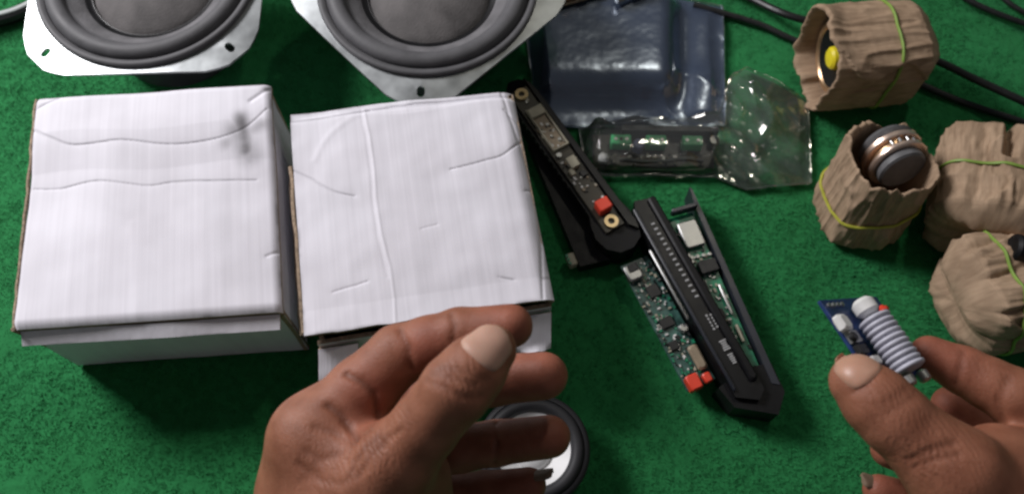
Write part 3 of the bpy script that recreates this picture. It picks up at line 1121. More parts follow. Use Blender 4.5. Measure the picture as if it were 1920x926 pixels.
def bag(name, top, bot, height, parent_loc, label, material, nu=150, nv=80, crumple=.005, seed=0, ripple=0.0, cs=38, group='plastic bags'):
    T_, B_ = interp(top, nu), interp(bot, nu)
    v = np.linspace(0, 1, nv)
    px = T_[None] * (1 - v)[:, None, None] + B_[None] * v[:, None, None]
    pp = px.reshape(-1, 2)
    g = np.array([tuple(P(x, y, .004)) for x, y in pp])
    u_ = np.tile(np.linspace(0, 1, nu), nv)
    v_ = np.repeat(v, nu)
    edge = np.clip(np.minimum(np.minimum(u_, 1 - u_) * nu / 12, np.minimum(v_, 1 - v_) * nv / 8), 0, 1)
    q = g.copy()
    q[:, 2] = 0
    ql = np.stack([q[:, 0] * .8 + q[:, 1] * .6, (q[:, 1] * .8 - q[:, 0] * .6) * .38, q[:, 2]], 1) * cs
    ql = ql + .7 * np.stack([vnoise(q * 30, seed + 20), vnoise(q * 30, seed + 21), q[:, 0] * 0], 1)
    cr = fbm(ql + 3, 2, seed, True) ** 3 * 1.2
    h = height(pp, g)
    cr = cr * np.where(h > .010, .12, 1.0)
    z = .0022 + edge * (h + crumple * cr) + ripple * (fbm(q * 60, 2, seed + 5) - .5) * (1 - edge)
    topv = g.copy()
    topv[:, 2] = np.maximum(z, .0012)
    botv = g.copy()
    botv[:, 2] = .0009
    N = nu * nv
    fs = grid_mesh(None, nu, nv)
    r = thing(name, parent_loc, label, 'bag', group)
    off = np.array(r.location)
    me = bpy.data.meshes.new('film')
    me.from_pydata((topv - off).tolist(), [], [tuple(reversed(f)) for f in fs])
    finish(me, 'upper_film', material, r, True, angle=None)
    me = bpy.data.meshes.new('film')
    me.from_pydata((botv - off).tolist(), [], fs)
    finish(me, 'lower_film', material, r, True, angle=None)
    G = topv.reshape(nv, nu, 3)
    rim = list(G[0, :, :]) + list(G[1:, -1, :]) + list(G[-1, -2::-1, :]) + list(G[-2:0:-1, 0, :])
    rim = [Vector(p) + Vector((0, 0, .0004 + .0008 * vnoise(np.array([[i * .13, 0., seed]]), 2)[0])) for i, p in enumerate(rim)][::2]
    MB().tube(rim, .0005, 6, closed=True).build('sealed_edge', M['seal'], r, world=True)
    return r, topv


def smooth_rect(pp, x0, x1, y0, y1, s):
    f = lambda a: 1 / (1 + np.exp(-a / s))
    return f(pp[:, 0] - x0) * f(x1 - pp[:, 0]) * f(pp[:, 1] - y0) * f(y1 - pp[:, 1])


def h1(pp, g):
    return .0165 * smooth_rect(pp, 985, 1262, -20, 182, 9) + .004 * smooth_rect(pp, 1290, 1340, 20, 220, 8)


c = P(1170, 120)
bg1, _ = bag('antistatic_bag', [(975, -30), (1120, -34), (1356, 10)], [(1008, 232), (1180, 238), (1290, 236), (1362, 232)], h1, (c.x, c.y, 0),
             'dark blue shiny antistatic bag lying behind the bag with green terminals', M['filmdark'], crumple=.0028, seed=4, ripple=.003, cs=30)
a = P(1010, 178, .002)
b_ = P(1258, 178, .002)
t_ = P(1258, -10, .002)
bd = thing('circuit_board', (a.x, a.y, 0), 'dark navy board seen faintly through the dark blue antistatic bag', 'circuit board')
w_, d_ = b_.x - a.x, t_.y - b_.y
MB().box((w_ / 2, d_ / 2, .006), (w_ * .94, d_ * .92, .0016), bev=.0004).build('board', M['navy'], bd)
MB().box((w_ * .5, d_ * .55, .0105), (w_ * .7, d_ * .5, .007), bev=.001).build('heat_sink', M['navy'], bd)
for k in range(4):
    MB().cyl((w_ * (.2 + .18 * k), d_ * .15, .010), .0035, .007, 16, bev=.0006).build('capacitor', M['chip'], bd)


def h2(pp, g):
    h = .0125 * smooth_rect(pp, 1105, 1345, 238, 318, 8)
    h += .003 * smooth_rect(pp, 1360, 1450, 140, 250, 14) + .003 * smooth_rect(pp, 1360, 1510, 180, 340, 10)
    return h


c = P(1300, 280)
bg2, _ = bag('clear_bag', [(1086, 240), (1150, 228), (1345, 212), (1372, 140), (1400, 126), (1455, 150), (1516, 190)],
             [(1094, 292), (1132, 327), (1340, 329), (1400, 354), (1460, 347), (1522, 342)], h2, (c.x, c.y, 0),
             'clear crumpled plastic bag holding a board with three green terminals', M['film'], nu=240, nv=120, crumple=.0085, seed=14, ripple=.004, cs=38)
A, B = P(1112, 312, .004), P(1340, 316, .004)
ax = (B - A).normalized()
Lb = (B - A).length
ab = thing('amplifier_board', A, 'small amplifier board with three green screw terminals inside the clear bag', 'circuit board', M=frame(Vector((A.x, A.y, .0022)), ax, (0, 0, 1)))
MB().box((Lb / 2, .0105, .0008), (Lb, .024, .0014), bev=.0003).build('board', M['pcbdark'], ab)
for x in (.0165, .0375, .0590):
    t = MB().box((x, .0150, .0052), (.0120, .0066, .0074), bev=.0005).build('terminal', M['term'], ab)
    for k in (-1, 0, 1) if x < .02 else (-1, 1):
        MB().cyl((x + k * .0033, .0150, .0090), .00105, .0006, 10).build('screw', M['solder'] if k else M['chip'], t)
MB().cyl((.0270, .0125, .0050), .0034, .0072, 20, bev=.0006).build('capacitor', M['capblue'], ab)
MB().box((.006, .0040, .0040), (.006, .0055, .005), bev=.0012).build('capacitor', M['white'], ab)
MB().cyl((.0725, .0165, .0045), .0032, .006, 16, bev=.0006).build('capacitor', M['solder'], ab)
mb = MB()
for pth in ([(.016, .005, .0022), (.030, .0035, .003), (.046, .0045, .0026)], [(.046, .0055, .0022), (.058, .0060, .003), (.066, .0045, .0022)]):
    mb.tube(pth, .0008, 8)
mb.build('bare_wire', M['solder'], ab)
comp('heat_sink', (.046, .0225, .0058), (.058, .0040, .0075), ab, 'chip')
scatter(ab, .012, Lb - .006, .001, .009, .0016, 30, 12, ('solder', 'beige', 'chip'))

# bits at the top edge
c = P(1082, 2, .022)
hb = thing('relay_board', c, 'small board with copper coloured parts on the dark blue bag, cut by the photo edge', 'circuit board', M=frame(c, (1, .35, 0), (0, 0, 1)))
MB().box((.004, .010, .0), (.034, .022, .0016), bev=.0003).build('board', M['tan'], hb)
MB().cyl((-.004, .0025, .0028), .0024, .008, 14, axis='x').build('coil', M['copper'], hb)
comp('connector', (.005, .001, .003), (.006, .004, .005), hb, 'beige')
comp('connector', (.0155, .004, .002), (.005, .004, .003), hb, 'solder')
c = P(1172, -4, .022)
jk = thing('metal_plug', c, 'small grey metal plug at the upper photo edge on the dark blue bag', 'plug', M=frame(c, (1, .6, 0), (0, 0, 1)))
MB().cyl((0, 0, .002), .0030, .014, 16, axis='x', bev=.0006).build('barrel', M['solder'], jk)
MB().cyl((.011, 0, .002), .0042, .010, 16, axis='x', bev=.0008).build('grip', M['slate'], jk)

# ------------------------------------------------------------------ cables
def cable(pix, r, label, m, n=10, flat=1.0):
    pts = [P(x, y, z) for x, y, z in pix]
    # smooth the polyline
    out = []
    for i in range(len(pts) - 1):
        p0, p1, p2, p3 = pts[max(i - 1, 0)], pts[i], pts[i + 1], pts[min(i + 2, len(pts) - 1)]
        for k in range(8):
            t = k / 8
            out.append(.5 * ((2 * p1) + (p2 - p0) * t + (2 * p0 - 5 * p1 + 4 * p2 - p3) * t * t + (3 * p1 - p0 - 3 * p2 + p3) * t ** 3))
    out.append(pts[-1])
    o = MB().tube(out, r, n, flat=flat).build('cable', M[m])
    return tag(o, label, 'cable')


cable([(1280, -60, .006), (1400, -6, .006), (1480, 30, .014), (1600, 62, .012), (1740, 108, .016), (1830, 150, .017), (1940, 200, .018), (2080, 262, .012)], .0024,
      'black cable passing behind the uppermost brown paper parcel', 'cable')
cable([(1300, 10, .003), (1420, 45, .003), (1500, 80, .003), (1680, 140, .0025), (1800, 190, .0025), (1940, 236, .0025), (2080, 280, .0025)], .0021, 'thin black cable lying flat on the carpet under the thicker one', 'cable')  # dark tube laid where the raised cable's shadow falls
cable([(1740, -60, .004), (1800, -10, .004), (1850, 18, .004), (1930, 48, .005), (2060, 90, .004)], .0020, 'black cable crossing the carpet in the far right corner', 'cable')
cable([(1840, -50, .004), (1890, 5, .004), (1960, 40, .004), (2060, 60, .004)], .0017, 'thin black cable in the far right corner, outermost one', 'cable')
cable([(-90, 55, .010), (-20, 31, .012), (40, 12, .012), (110, -30, .012), (200, -90, .004)], .0018, 'flat grey cable at the far left edge beside the speaker', 'greycable', flat=.35)
cable([(-110, 75, .004), (-30, 45, .004), (30, 27, .004), (90, -2, .004), (190, -60, .004)], .0048, 'thick dark strip standing in for the shadow of the flat grey cable', 'cable')  # dark tube in place of the shadow below the grey cable


# ------------------------------------------------------------------ wrapped tweeters
def wrap(c0, c1, r0, r1, label, seed, open_end=False, sq=3.0, nu=240, nv=60, notch=None, phase=0.0, fold=.0022, flap=None, closed0=True, lobes=None, pleats=None, jagamp=.016, overlap=(.6, .5, .0020)):
    """a sheet of crepe paper rolled round an axis c0 -> c1; open at c1 when asked; folded shut otherwise"""
    c0, c1 = Vector(c0), Vector(c1)
    ax = (c1 - c0)
    Ln = ax.length
    Mx = frame(c0, ax, (0, 0, 1) if abs(ax.normalized().z) < .8 else (-.5, .8, 0))
    a = np.linspace(0, 2 * math.pi, nu, endpoint=False)
    rows = []
    uvs = []
    sec = []
    for i in range(7 if closed0 else 0):           # folded closed end
        t = i / 7
        sec.append((-.0075 * (1 - (.06 + .92 * math.sin(t * 1.5)) ** 5), .06 + .92 * math.sin(t * 1.5)))
    for i in range(nv):
        sec.append((Ln * i / (nv - 1), 1.0))
    if not open_end:
        for i in range(1, 8):
            t = i / 7
            sec.append((Ln + .010 * (1 - math.cos(t * 1.5) ** 2.5), .06 + .94 * math.cos(t * 1.5)))
    else:
        for i in range(1, 4):                      # crumpled lip rolled inwards
            t = i / 3
            sec.append((Ln + .0016 * math.sin(t * math.pi) - .004 * max(0, t - .5), 1 - .09 * t))
        for i in range(1, 8):
            sec.append((Ln - .003 - .036 * i / 7, .89 - .004 * i))
    xs = np.array([s[0] for s in sec])
    ks = np.array([s[1] for s in sec])
    X, Aa = np.meshgrid(xs, a, indexing='ij')
    Kk = np.repeat(ks[:, None], nu, 1)
    # rounded polygon section
    c_, s_ = np.abs(np.cos(Aa + phase)), np.abs(np.sin(Aa + phase))
    shape = (c_ ** sq + s_ ** sq) ** (-1 / sq)
    rr = (r0 + (r1 - r0) * np.clip(X / Ln, 0, 1)) * shape
    p3 = np.stack([np.cos(Aa) * 3.2, np.sin(Aa) * 3.2, X / Ln * 1.3], -1).reshape(-1, 3)
    fo = ((fbm(p3 * 1.5, 2, seed, True) ** 3 - .3) * 1.35).reshape(X.shape)
    p4 = np.stack([np.cos(Aa) * 2, np.sin(Aa) * 2, X / Ln * 7], -1).reshape(-1, 3)
    fo2 = (fbm(p4 * 1.3, 3, seed + 4, True) - .5).reshape(X.shape)
    fade = np.clip((Kk - .82) / .18, 0, 1) ** 2
    rr = rr + (fold * 1.3 * fo + fold * .45 * fo2) * fade
    if lobes:
        for al, xl, amp, wa, wx in lobes:
            da = np.angle(np.exp(1j * (Aa - al)))
            rr += amp * np.exp(-(da / wa) ** 2 - ((X / Ln - xl) / wx) ** 2)
    if pleats:
        pn, pa, pp = pleats
        wob = (fbm(np.stack([X / Ln * 2.5, Aa * 0, Aa * 0 + seed], -1).reshape(-1, 3), 2, seed + 2) - .5).reshape(X.shape)
        rr += pa * np.clip((Kk - .8) / .2, 0, 1) * (np.abs(np.sin(pn * (Aa + wob * .5 + pp) / 2)) ** .4 - .7)
    da = np.angle(np.exp(1j * (Aa - overlap[0] - overlap[1] * X / Ln - .25 * np.sin(X / Ln * 7))))
    rr += overlap[2] * np.where(da > 0, np.clip(1 - da / 1.5, 0, 1), 0) * fade
    rr *= Kk
    if notch:
        for al, wid, dep, x0, x1 in notch:
            da = np.angle(np.exp(1j * (Aa - al)))
            g = np.exp(-(da / wid) ** 4) * np.clip((X / Ln - x0) / .06, 0, 1) * np.clip((x1 - X / Ln) / .06, 0, 1)
            rr -= dep * g
    jag = (fbm(np.stack([np.cos(a) * 2.2, np.sin(a) * 2.2, a * 0], 1) * 1.6, 3, seed + 9) - .5)
    crm = (fbm(np.stack([Kk * np.cos(Aa + .12) * .35, Kk * np.sin(Aa + .12) * 3.2, Aa * 0 + (X > Ln / 2)], -1).reshape(-1, 3), 3, seed + 6, True) - .55).reshape(X.shape)
    X = X + np.where(X < .3 * Ln, -1, 1) * crm * .011 * np.clip((1 - Kk) / .35, 0, 1) * (1 if not open_end else (X < .3 * Ln))
    Xj = X + (jag[None] * jagamp * np.clip((X - .6 * Ln) / (.4 * Ln), 0, 1) if open_end else 0)
    V = np.stack([Xj, rr * np.cos(Aa), rr * np.sin(Aa)], -1).reshape(-1, 3)
    # gravity: flatten onto the carpet
    W = np.array(Mx.to_3x3()) @ V.T
    W = W.T + np.array(c0)
    W[:, 2] = np.maximum(W[:, 2], .0008)
    base = Vector((float(W[:, 0].mean()), float(W[:, 1].mean()), 0))
    o = None
    me = bpy.data.meshes.new('paper_parcel')
    nr = len(sec)
    F = []
    for i in range(nr - 1):
        for j in range(nu):
            j2 = (j + 1) % nu
            F.append((i * nu + j, i * nu + j2, (i + 1) * nu + j2, (i + 1) * nu + j))
    verts = (W - np.array(base)).tolist()
    if closed0:
        F.append(tuple(range(nu - 1, -1, -1)))
    if not open_end:
        F.append(tuple((nr - 1) * nu + j for j in range(nu)))
    me.from_pydata(verts, [], F)
    uvl = me.uv_layers.new(name='UVMap')
    uv = np.stack([np.minimum(Aa, 2 * math.pi - Aa) / math.pi, X / Ln], -1).reshape(-1, 2)
    li = np.zeros(len(me.loops), int)
    me.loops.foreach_get('vertex_index', li)
    cap_ = (Kk.reshape(-1) < .985) & ((X.reshape(-1) < .1 * Ln) | (not open_end))
    uv[cap_] = np.stack([.5 + .16 * (Kk * np.cos(Aa)).reshape(-1), .4 * (Kk * np.sin(Aa)).reshape(-1)], -1)[cap_]
    uvl.data.foreach_set('uv', uv[li].ravel())
    o = finish(me, 'paper_parcel', M['paper'], None, True, angle=None)
    o.location = base
    tag(o, label, 'parcel', 'parcels wrapped in brown paper')

    def surface(x, ang, lift=.0004):
        i = int(np.argmin(np.abs(xs[:nv + 7] - x * Ln) + (ks[:nv + 7] < .99) * 9))
        j = int(round((ang % (2 * math.pi)) / (2 * math.pi) * nu)) % nu
        p = Vector(W[i * nu + j])
        q = c0 + ax.normalized() * ((p - c0).dot(ax.normalized()))
        return p + (p - q).normalized() * lift
    return o, surface, Mx


def band(surface, x, slant, m, label, wob=.02):
    pts = []
    n = 90
    for i in range(n):
        a = 2 * math.pi * i / n
        p = surface(x + slant * math.cos(a + .6), a, .0004)
        p.z = max(p.z, .0016)
        pts.append(p)
    # a stretched band bridges the hollows: smooth it a little
    for _ in range(3):
        pts = [(pts[i - 1] + pts[i] * 2 + pts[(i + 1) % n]) / 4 for i in range(n)]
    pts = [p + (p - sum(pts, Vector()) / n).normalized() * .0005 for p in pts]
    o = MB().tube(pts, .0009, 6, closed=True).build('rubber_band', M[m])
    return tag(o, label, 'rubber band', 'rubber bands round the parcels')


def tweeter(Mx, x, label, r=.024, face='gold', ring=True):
    t = thing('tweeter', (0, 0, 0), label, 'tweeter', 'tweeters wrapped in paper', M=Mx @ Matrix.Translation((x, 0, 0)) @ Matrix.Rotation(R(90), 4, 'Y'))
    return t


# A: lying along x, open on its left end
rA = .0270
pA = P(1697, 98, .0275)
pA2 = P(1530, 112, .0275)
oA, sA, MA = wrap(pA, pA2, rA * .97, rA, 'brown paper parcel open on its left end showing a yellow disc, uppermost of the parcels', 3, open_end=True, sq=3.4,
                  fold=.0012, pleats=(7, .0007, .2), jagamp=.010, overlap=(.35, .55, .0026), notch=[(R(262), .12, .004, .45, 1.1)], lobes=[(R(95), 1.0, .004, .5, .12)])
band(sA, .33, .03, 'band_g', 'green rubber band round the uppermost brown parcel')
tA = tweeter(MA, (pA - pA2).length - .010, 'tweeter with a yellow disc inside the uppermost open parcel')
tA.scale = (.84, .84, .84)
MB().lathe([(.0262, -.003), (.0268, .0), (.0255, .0016), (.0225, .0018), (.0215, .0004)], 48).build('flange', M['gold'], tA)
MB().lathe([(.0218, .0004), (.0165, -.002), (.0120, -.003), (.00001, -.003)], 40).build('cone', M['black'], tA)
MB().lathe([(.0085, -.003), (.0080, .0010), (.0062, .0026), (.00001, .0032)], 32).build('disc', M['yellow'], tA)
MB().lathe([(.024, -.003), (.018, -.018), (.020, -.02), (.020, -.034), (.00001, -.034)], 32).build('magnet', M['magnet'], tA)

# B: standing, open top, chrome inside
b0, b1 = P(1604, 402, .001), P(1672, 296, .050)
b1 = Vector((lerp(b0, b1, .85).x, lerp(b0, b1, .85).y, .052))
oB, sB, MBm = wrap(b0, b1, .0228, .0222, 'brown paper parcel standing open at the top with shiny rings of a tweeter inside', 8, open_end=True, sq=3.2, phase=.5, fold=.0013, pleats=(6, .0008, .3), jagamp=.012,
                   lobes=[(R(60), .85, .006, .25, .16), (R(250), .2, .004, .2, .2)])
band(sB, .42, .10, 'band_y', 'yellow rubber band round the open-topped parcel')
tB = tweeter(MBm, .052, 'shiny metal tweeter standing in the open-topped parcel')
tB.matrix_basis = frame(P(1680, 302, .044), (1, .25, 0), (.26, -.90, .22)) @ Matrix.Scale(.84, 4)
MB().lathe([(.00001, .0092), (.0140, .0092), (.0155, .0080), (.0155, .0040), (.0150, .0030)], 48).build('magnet', M['magnetgrey'], tB)
MB().lathe([(.0150, .0030), (.0186, .0028), (.0192, .0020), (.0192, .0002), (.0186, -.0004), (.0150, -.0006)], 48).build('top_plate', M['chrome'], tB)
MB().lathe([(.0150, -.0006), (.0158, -.0050)], 48).build('gap_ring', M['gold'], tB)
MB().lathe([(.0158, -.0050), (.0190, -.0052), (.0196, -.0060), (.0196, -.0086), (.0188, -.0094), (.0150, -.0096)], 48).build('flange', M['chrome'], tB)
MB().lathe([(.0150, -.0096), (.0182, -.0130), (.0186, -.0140), (.0160, -.0170), (.00001, -.0180)], 40).build('dome', M['magnetgrey'], tB)
for k in range(5):
    MB().cyl((.0170, 0, -.0028), .0011, .0030, 10, Matrix.Rotation(R(40 + 18 * k), 4, 'Z')).build('terminal', M['solder'], tB)

# C and D: shut parcels at the right edge
c0, c1 = P(1850, 432, .028), P(1868, 292, .028)
oC, sC, MC = wrap(c0, c1, .0295, .0295, 'closed brown paper parcel with a slit in its far end, band across its middle', 21, sq=4.2, phase=.3, fold=.0015, pleats=(9, .0022, .4), overlap=(1.1, .3, .0022),
                  notch=[(R(78), .10, .009, .55, 1.2)])
band(sC, .46, .03, 'band_g', 'green rubber band across the middle of the slit brown parcel')
d0, d1 = P(1815, 560, .026), P(1980, 530, .026)
oD, sD, MD = wrap(d0, d1, .0258, .0275, 'wrinkled brown paper parcel nearest the hand holding the blue board', 29, sq=3.4, phase=.2, fold=.0022, pleats=(9, .0034, .1), overlap=(2.2, .3, .0026),
                  lobes=[(R(20), 0.0, .002, .6, .2)])
band(sD, .24, .05, 'band_g', 'green rubber band lengthwise on the parcel nearest the loaded hand')
c = P(1910, 466, .052)
kn = thing('black_plug', c, 'black plug lying between the two closed parcels at the right edge', 'plug', M=frame(c, (1, -.2, -.15), (0, 0, 1)))
MB().cyl((.004, 0, 0), .0072, .016, 20, axis='x', bev=.0015).build('body', M['black'], kn)
MB().cyl((.018, 0, 0), .0048, .014, 16, axis='x', bev=.001).build('sleeve', M['cable'], kn)


# ------------------------------------------------------------------ hands
def smin(a, b, k):
    h = np.clip(.5 + .5 * (b - a) / k, 0, 1)
    return b + (a - b) * h - k * h * (1 - h)


def surface_nets(f, org, h):
    nx, ny, nz = f.shape
    ins = f < 0
    cs = (nx - 1, ny - 1, nz - 1)
    acc = np.zeros(cs + (3,), np.float32)
    cnt = np.zeros(cs, np.float32)
    sl = lambda d, n: slice(d, n - 1 + d)
    corners = [(i, j, k) for i in (0, 1) for j in (0, 1) for k in (0, 1)]
    for A_ in corners:
        for ax_ in range(3):
            if A_[ax_] == 1:
                continue
            B_ = list(A_)
            B_[ax_] = 1
            fa = f[sl(A_[0], nx), sl(A_[1], ny), sl(A_[2], nz)]
            fb = f[sl(B_[0], nx), sl(B_[1], ny), sl(B_[2], nz)]
            m_ = (fa < 0) != (fb < 0)
            t = np.where(m_, fa / np.where(fa == fb, 1, fa - fb), 0)
            for d in range(3):
                acc[..., d] += m_ * (A_[d] + (t if d == ax_ else 0))
            cnt += m_
    act = cnt > 0
    ids = np.full(cs, -1, np.int64)
    ids[act] = np.arange(act.sum())
    ii = np.argwhere(act)
    V = (ii + acc[act] / cnt[act][:, None]) * h + np.array(org)
    F = []
    for ax_ in range(3):
        a, b = [(1, 2), (2, 0), (0, 1)][ax_]
        s0, s1 = [slice(None)] * 3, [slice(None)] * 3
        s0[ax_], s1[ax_] = slice(0, -1), slice(1, None)
        m_ = ins[tuple(s0)] != ins[tuple(s1)]
        pos = np.argwhere(m_)
        ok = (pos[:, a] > 0) & (pos[:, b] > 0) & (pos[:, a] < cs[a]) & (pos[:, b] < cs[b]) & (pos[:, ax_] < cs[ax_])
        pos = pos[ok]
        flip = ins[tuple(pos.T)]
        da, db = np.zeros(3, int), np.zeros(3, int)
        da[a], db[b] = 1, 1
        q = np.stack([ids[tuple((pos - da - db).T)], ids[tuple((pos - db).T)], ids[tuple(pos.T)], ids[tuple((pos - da).T)]], 1)
        q[~flip] = q[~flip][:, ::-1]
        F.append(q)
    return V, np.concatenate(F)


def cone_sdf(X, a, b, ra, rb):
    a, b = np.array(a, np.float32), np.array(b, np.float32)
    ba = b - a
    pa = X - a
    t = np.clip((pa @ ba) / (ba @ ba), 0, 1)
    d = np.linalg.norm(pa - t[..., None] * ba, axis=-1)
    return d - (ra + (rb - ra) * t)


def make_hand(label, palm, fingers, kpalm, kfing, creases, pads, wrinkles=(), h=.00085):
    """palm: [(a, b, ra, rb)], fingers: [[(point, radius), ...]]: one continuous skin grown over the bones"""
    allp = [p for c in palm for p in c[:2]] + [q for f in fingers for q, _ in f]
    lo = np.min([np.array(p) for p in allp], 0) - .024
    hi = np.max([np.array(p) for p in allp], 0) + .024
    n = np.ceil((hi - lo) / h).astype(int)
    X = np.stack(np.meshgrid(*[lo[i] + h * np.arange(n[i]) for i in range(3)], indexing='ij'), -1).astype(np.float32)
    dp = None
    for a, b, ra, rb in palm:
        d = cone_sdf(X, a, b, ra, rb)
        dp = d if dp is None else smin(dp, d, kpalm)
    res = None
    for f in fingers:
        df = None
        for (a, ra), (b, rb) in zip(f[:-1], f[1:]):
            d = cone_sdf(X, a, b, ra, rb)
            df = d if df is None else smin(df, d, .0022)
        df = smin(dp, df, kfing)
        res = df if res is None else smin(res, df, .0008)
    V, F = surface_nets(res.astype(np.float32), lo, h)
    # relax the net
    me = bpy.data.meshes.new('hand')
    me.from_pydata(V.tolist(), [], F.tolist())
    ed = np.zeros(len(me.edges) * 2, int)
    me.edges.foreach_get('vertices', ed)
    ed = ed.reshape(-1, 2)

    def smooth(V, it, lam=.5):
        deg = np.bincount(ed.ravel(), minlength=len(V))[:, None]
        for _ in range(it):
            s = np.zeros_like(V)
            np.add.at(s, ed[:, 0], V[ed[:, 1]])
            np.add.at(s, ed[:, 1], V[ed[:, 0]])
            V = V + lam * (s / deg - V)
        return V
    V = smooth(V, 5)
    me.vertices.foreach_set('co', V.ravel())
    me.update()
    bvh = BVHTree.FromPolygons([tuple(v) for v in V], F.tolist())
    nr = np.zeros(len(V) * 3)
    me.vertices.foreach_get('normal', nr)
    nr = nr.reshape(-1, 3)
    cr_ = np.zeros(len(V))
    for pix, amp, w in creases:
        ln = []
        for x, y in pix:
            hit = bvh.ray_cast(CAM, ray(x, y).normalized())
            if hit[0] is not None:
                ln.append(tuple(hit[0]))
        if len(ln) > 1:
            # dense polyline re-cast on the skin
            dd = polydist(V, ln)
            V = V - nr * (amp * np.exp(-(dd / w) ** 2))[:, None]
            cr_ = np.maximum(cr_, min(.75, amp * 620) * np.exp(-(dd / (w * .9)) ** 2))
    V = smooth(V, 1)
    org = V.mean(0)
    me.vertices.foreach_set('co', (V - org).ravel())
    at = me.attributes.new('pad', 'FLOAT', 'POINT')
    pv = np.zeros(len(V))
    for p, r in pads:
        pv = np.maximum(pv, np.exp(-(np.linalg.norm(V - np.array(p), axis=1) / r) ** 2))
    at.data.foreach_set('value', pv.astype(np.float32))
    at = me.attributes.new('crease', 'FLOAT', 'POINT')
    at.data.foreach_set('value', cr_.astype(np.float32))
    wk = np.zeros(len(V))
    for (x, y), rad, k in wrinkles:
        hit = bvh.ray_cast(CAM, ray(x, y).normalized())
        if hit[0] is not None:
            wk = np.maximum(wk, k * np.exp(-(np.linalg.norm(V - np.array(hit[0]), axis=1) / rad) ** 2))
    at = me.attributes.new('wrinkle', 'FLOAT', 'POINT')
    at.data.foreach_set('value', wk.astype(np.float32))
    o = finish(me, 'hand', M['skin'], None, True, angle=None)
    o.location = Vector(org)
    tag(o, label, 'hand', 'hands of the person sorting parts')
    bv2 = BVHTree.FromPolygons([tuple(v) for v in V], F.tolist())
    return o, bv2


def nail(hand, bvh, c, axis, nrm, ln, wd, m='nail', far=.012):
    """nail plate laid on the finger: c = centre, axis = towards the fingertip, nrm = outwards"""
    axis, nrm = Vector(axis).normalized(), Vector(nrm).normalized()
    side = axis.cross(nrm).normalized()
    nrm = side.cross(axis).normalized()
    nu, nv = 15, 17
    top = []
    for j in range(nv):
        v = -1 + 2 * j / (nv - 1)
        wv = wd / 2 * (1 - .55 * max(0, v) ** 5 - .30 * max(0, -v) ** 3) 
        for i in range(nu):
            u = -1 + 2 * i / (nu - 1)
            vv = v * ln / 2 * (1 - .16 * u * u * (1 if v > 0 else .6))
            s = Vector(c) + side * (u * wv) + axis * vv
            dirn = (nrm + side * u * .55 + axis * max(0, v) * .25).normalized()
            if bvh is None:
                top.append(s - nrm * (u * u * wd * .22) + nrm * .0008)
                continue
            hit = bvh.ray_cast(s + dirn * far, -dirn)
            p = hit[0] if hit[0] is not None and (hit[0] - s).length < far else s
            lift = .0008 - .0006 * max(0, abs(u) - .8) / .2 * .8 - .0007 * max(0, -v - .85) / .15
            top.append(p + dirn * lift)
    # fair the plate
    N = nu * nv
    arr = np.array([tuple(p) for p in top]).reshape(nv, nu, 3)
    for _ in range(1):
        k = arr.copy()
        k[1:-1, 1:-1] = (arr[:-2, 1:-1] + arr[2:, 1:-1] + arr[1:-1, :-2] + arr[1:-1, 2:]) / 4
        arr = k
    top = arr.reshape(-1, 3)
    bot = top - np.array(nrm) * .0011
    fs = grid_mesh(None, nu, nv)
    F = list(fs) + [tuple(i + N for i in reversed(f)) for f in fs]
    b = [j for j in range(nu)] + [nu * j + nu - 1 for j in range(1, nv)] + [N - 1 - j for j in range(1, nu)] + [N - nu - nu * j for j in range(1, nv - 1)]
    for i in range(len(b)):
        F.append((b[(i + 1) % len(b)], b[i], b[i] + N, b[(i + 1) % len(b)] + N))
    me = bpy.data.meshes.new('nail')
    me.from_pydata((np.concatenate([top, bot]) - np.array(hand.location)).tolist(), [], F)
    import bmesh
    bm = bmesh.new()
    bm.from_mesh(me)
    bmesh.ops.recalc_face_normals(bm, faces=bm.faces)
    bm.to_mesh(me)
    bm.free()
    return finish(me, 'nail', M[m], hand, True, angle=60)


back = -_f      # towards the camera
# ---- empty left hand
iM, iP, iD, iT = D(590, 820, .288), D(748, 664, .292), D(862, 625, .287), D(958, 611, .282)
mM, mP, mD, mT = D(610, 880, .304), D(790, 740, .322), D(925, 712, .314), D(1020, 704, .306)
rM, rP, rD, rT = D(640, 960, .320), D(790, 850, .340), D(930, 830, .334), D(1030, 818, .324)
pM, pP, pD, pT = D(670, 1030, .334), D(800, 945, .350), D(905, 922, .346), D(992, 908, .340)
tC, tM, tI, tT = D(640, 1010, .284), D(745, 862, .270), D(856, 728, .259), D(921, 655, .262)
wr = D(600, 1190, .315)
palm = [(wr, D(585, 1560, .335), .0215, .027), (wr + Vector((.012, 0, .008)), D(640, 1560, .325), .020, .026), (iM, D(590, 1080, .300), .0130, .0168), (mM, wr, .0125, .017), (rM, wr, .0120, .017), (pM, wr, .011, .016),
        (tM, tC, .0118, .0165), (tC, D(590, 1150, .300), .0165, .019),
        (D(600, 860, .292), D(700, 880, .278), .0115, .0115), (D(565, 930, .296), D(690, 930, .282), .0140, .0145),
        (D(640, 800, .296), D(655, 850, .288), .0095, .0100),
        (D(770, 900, .290), D(770, 1010, .296), .0135, .016), (mM, iM, .011, .0115), (rM, mM, .011, .011)]
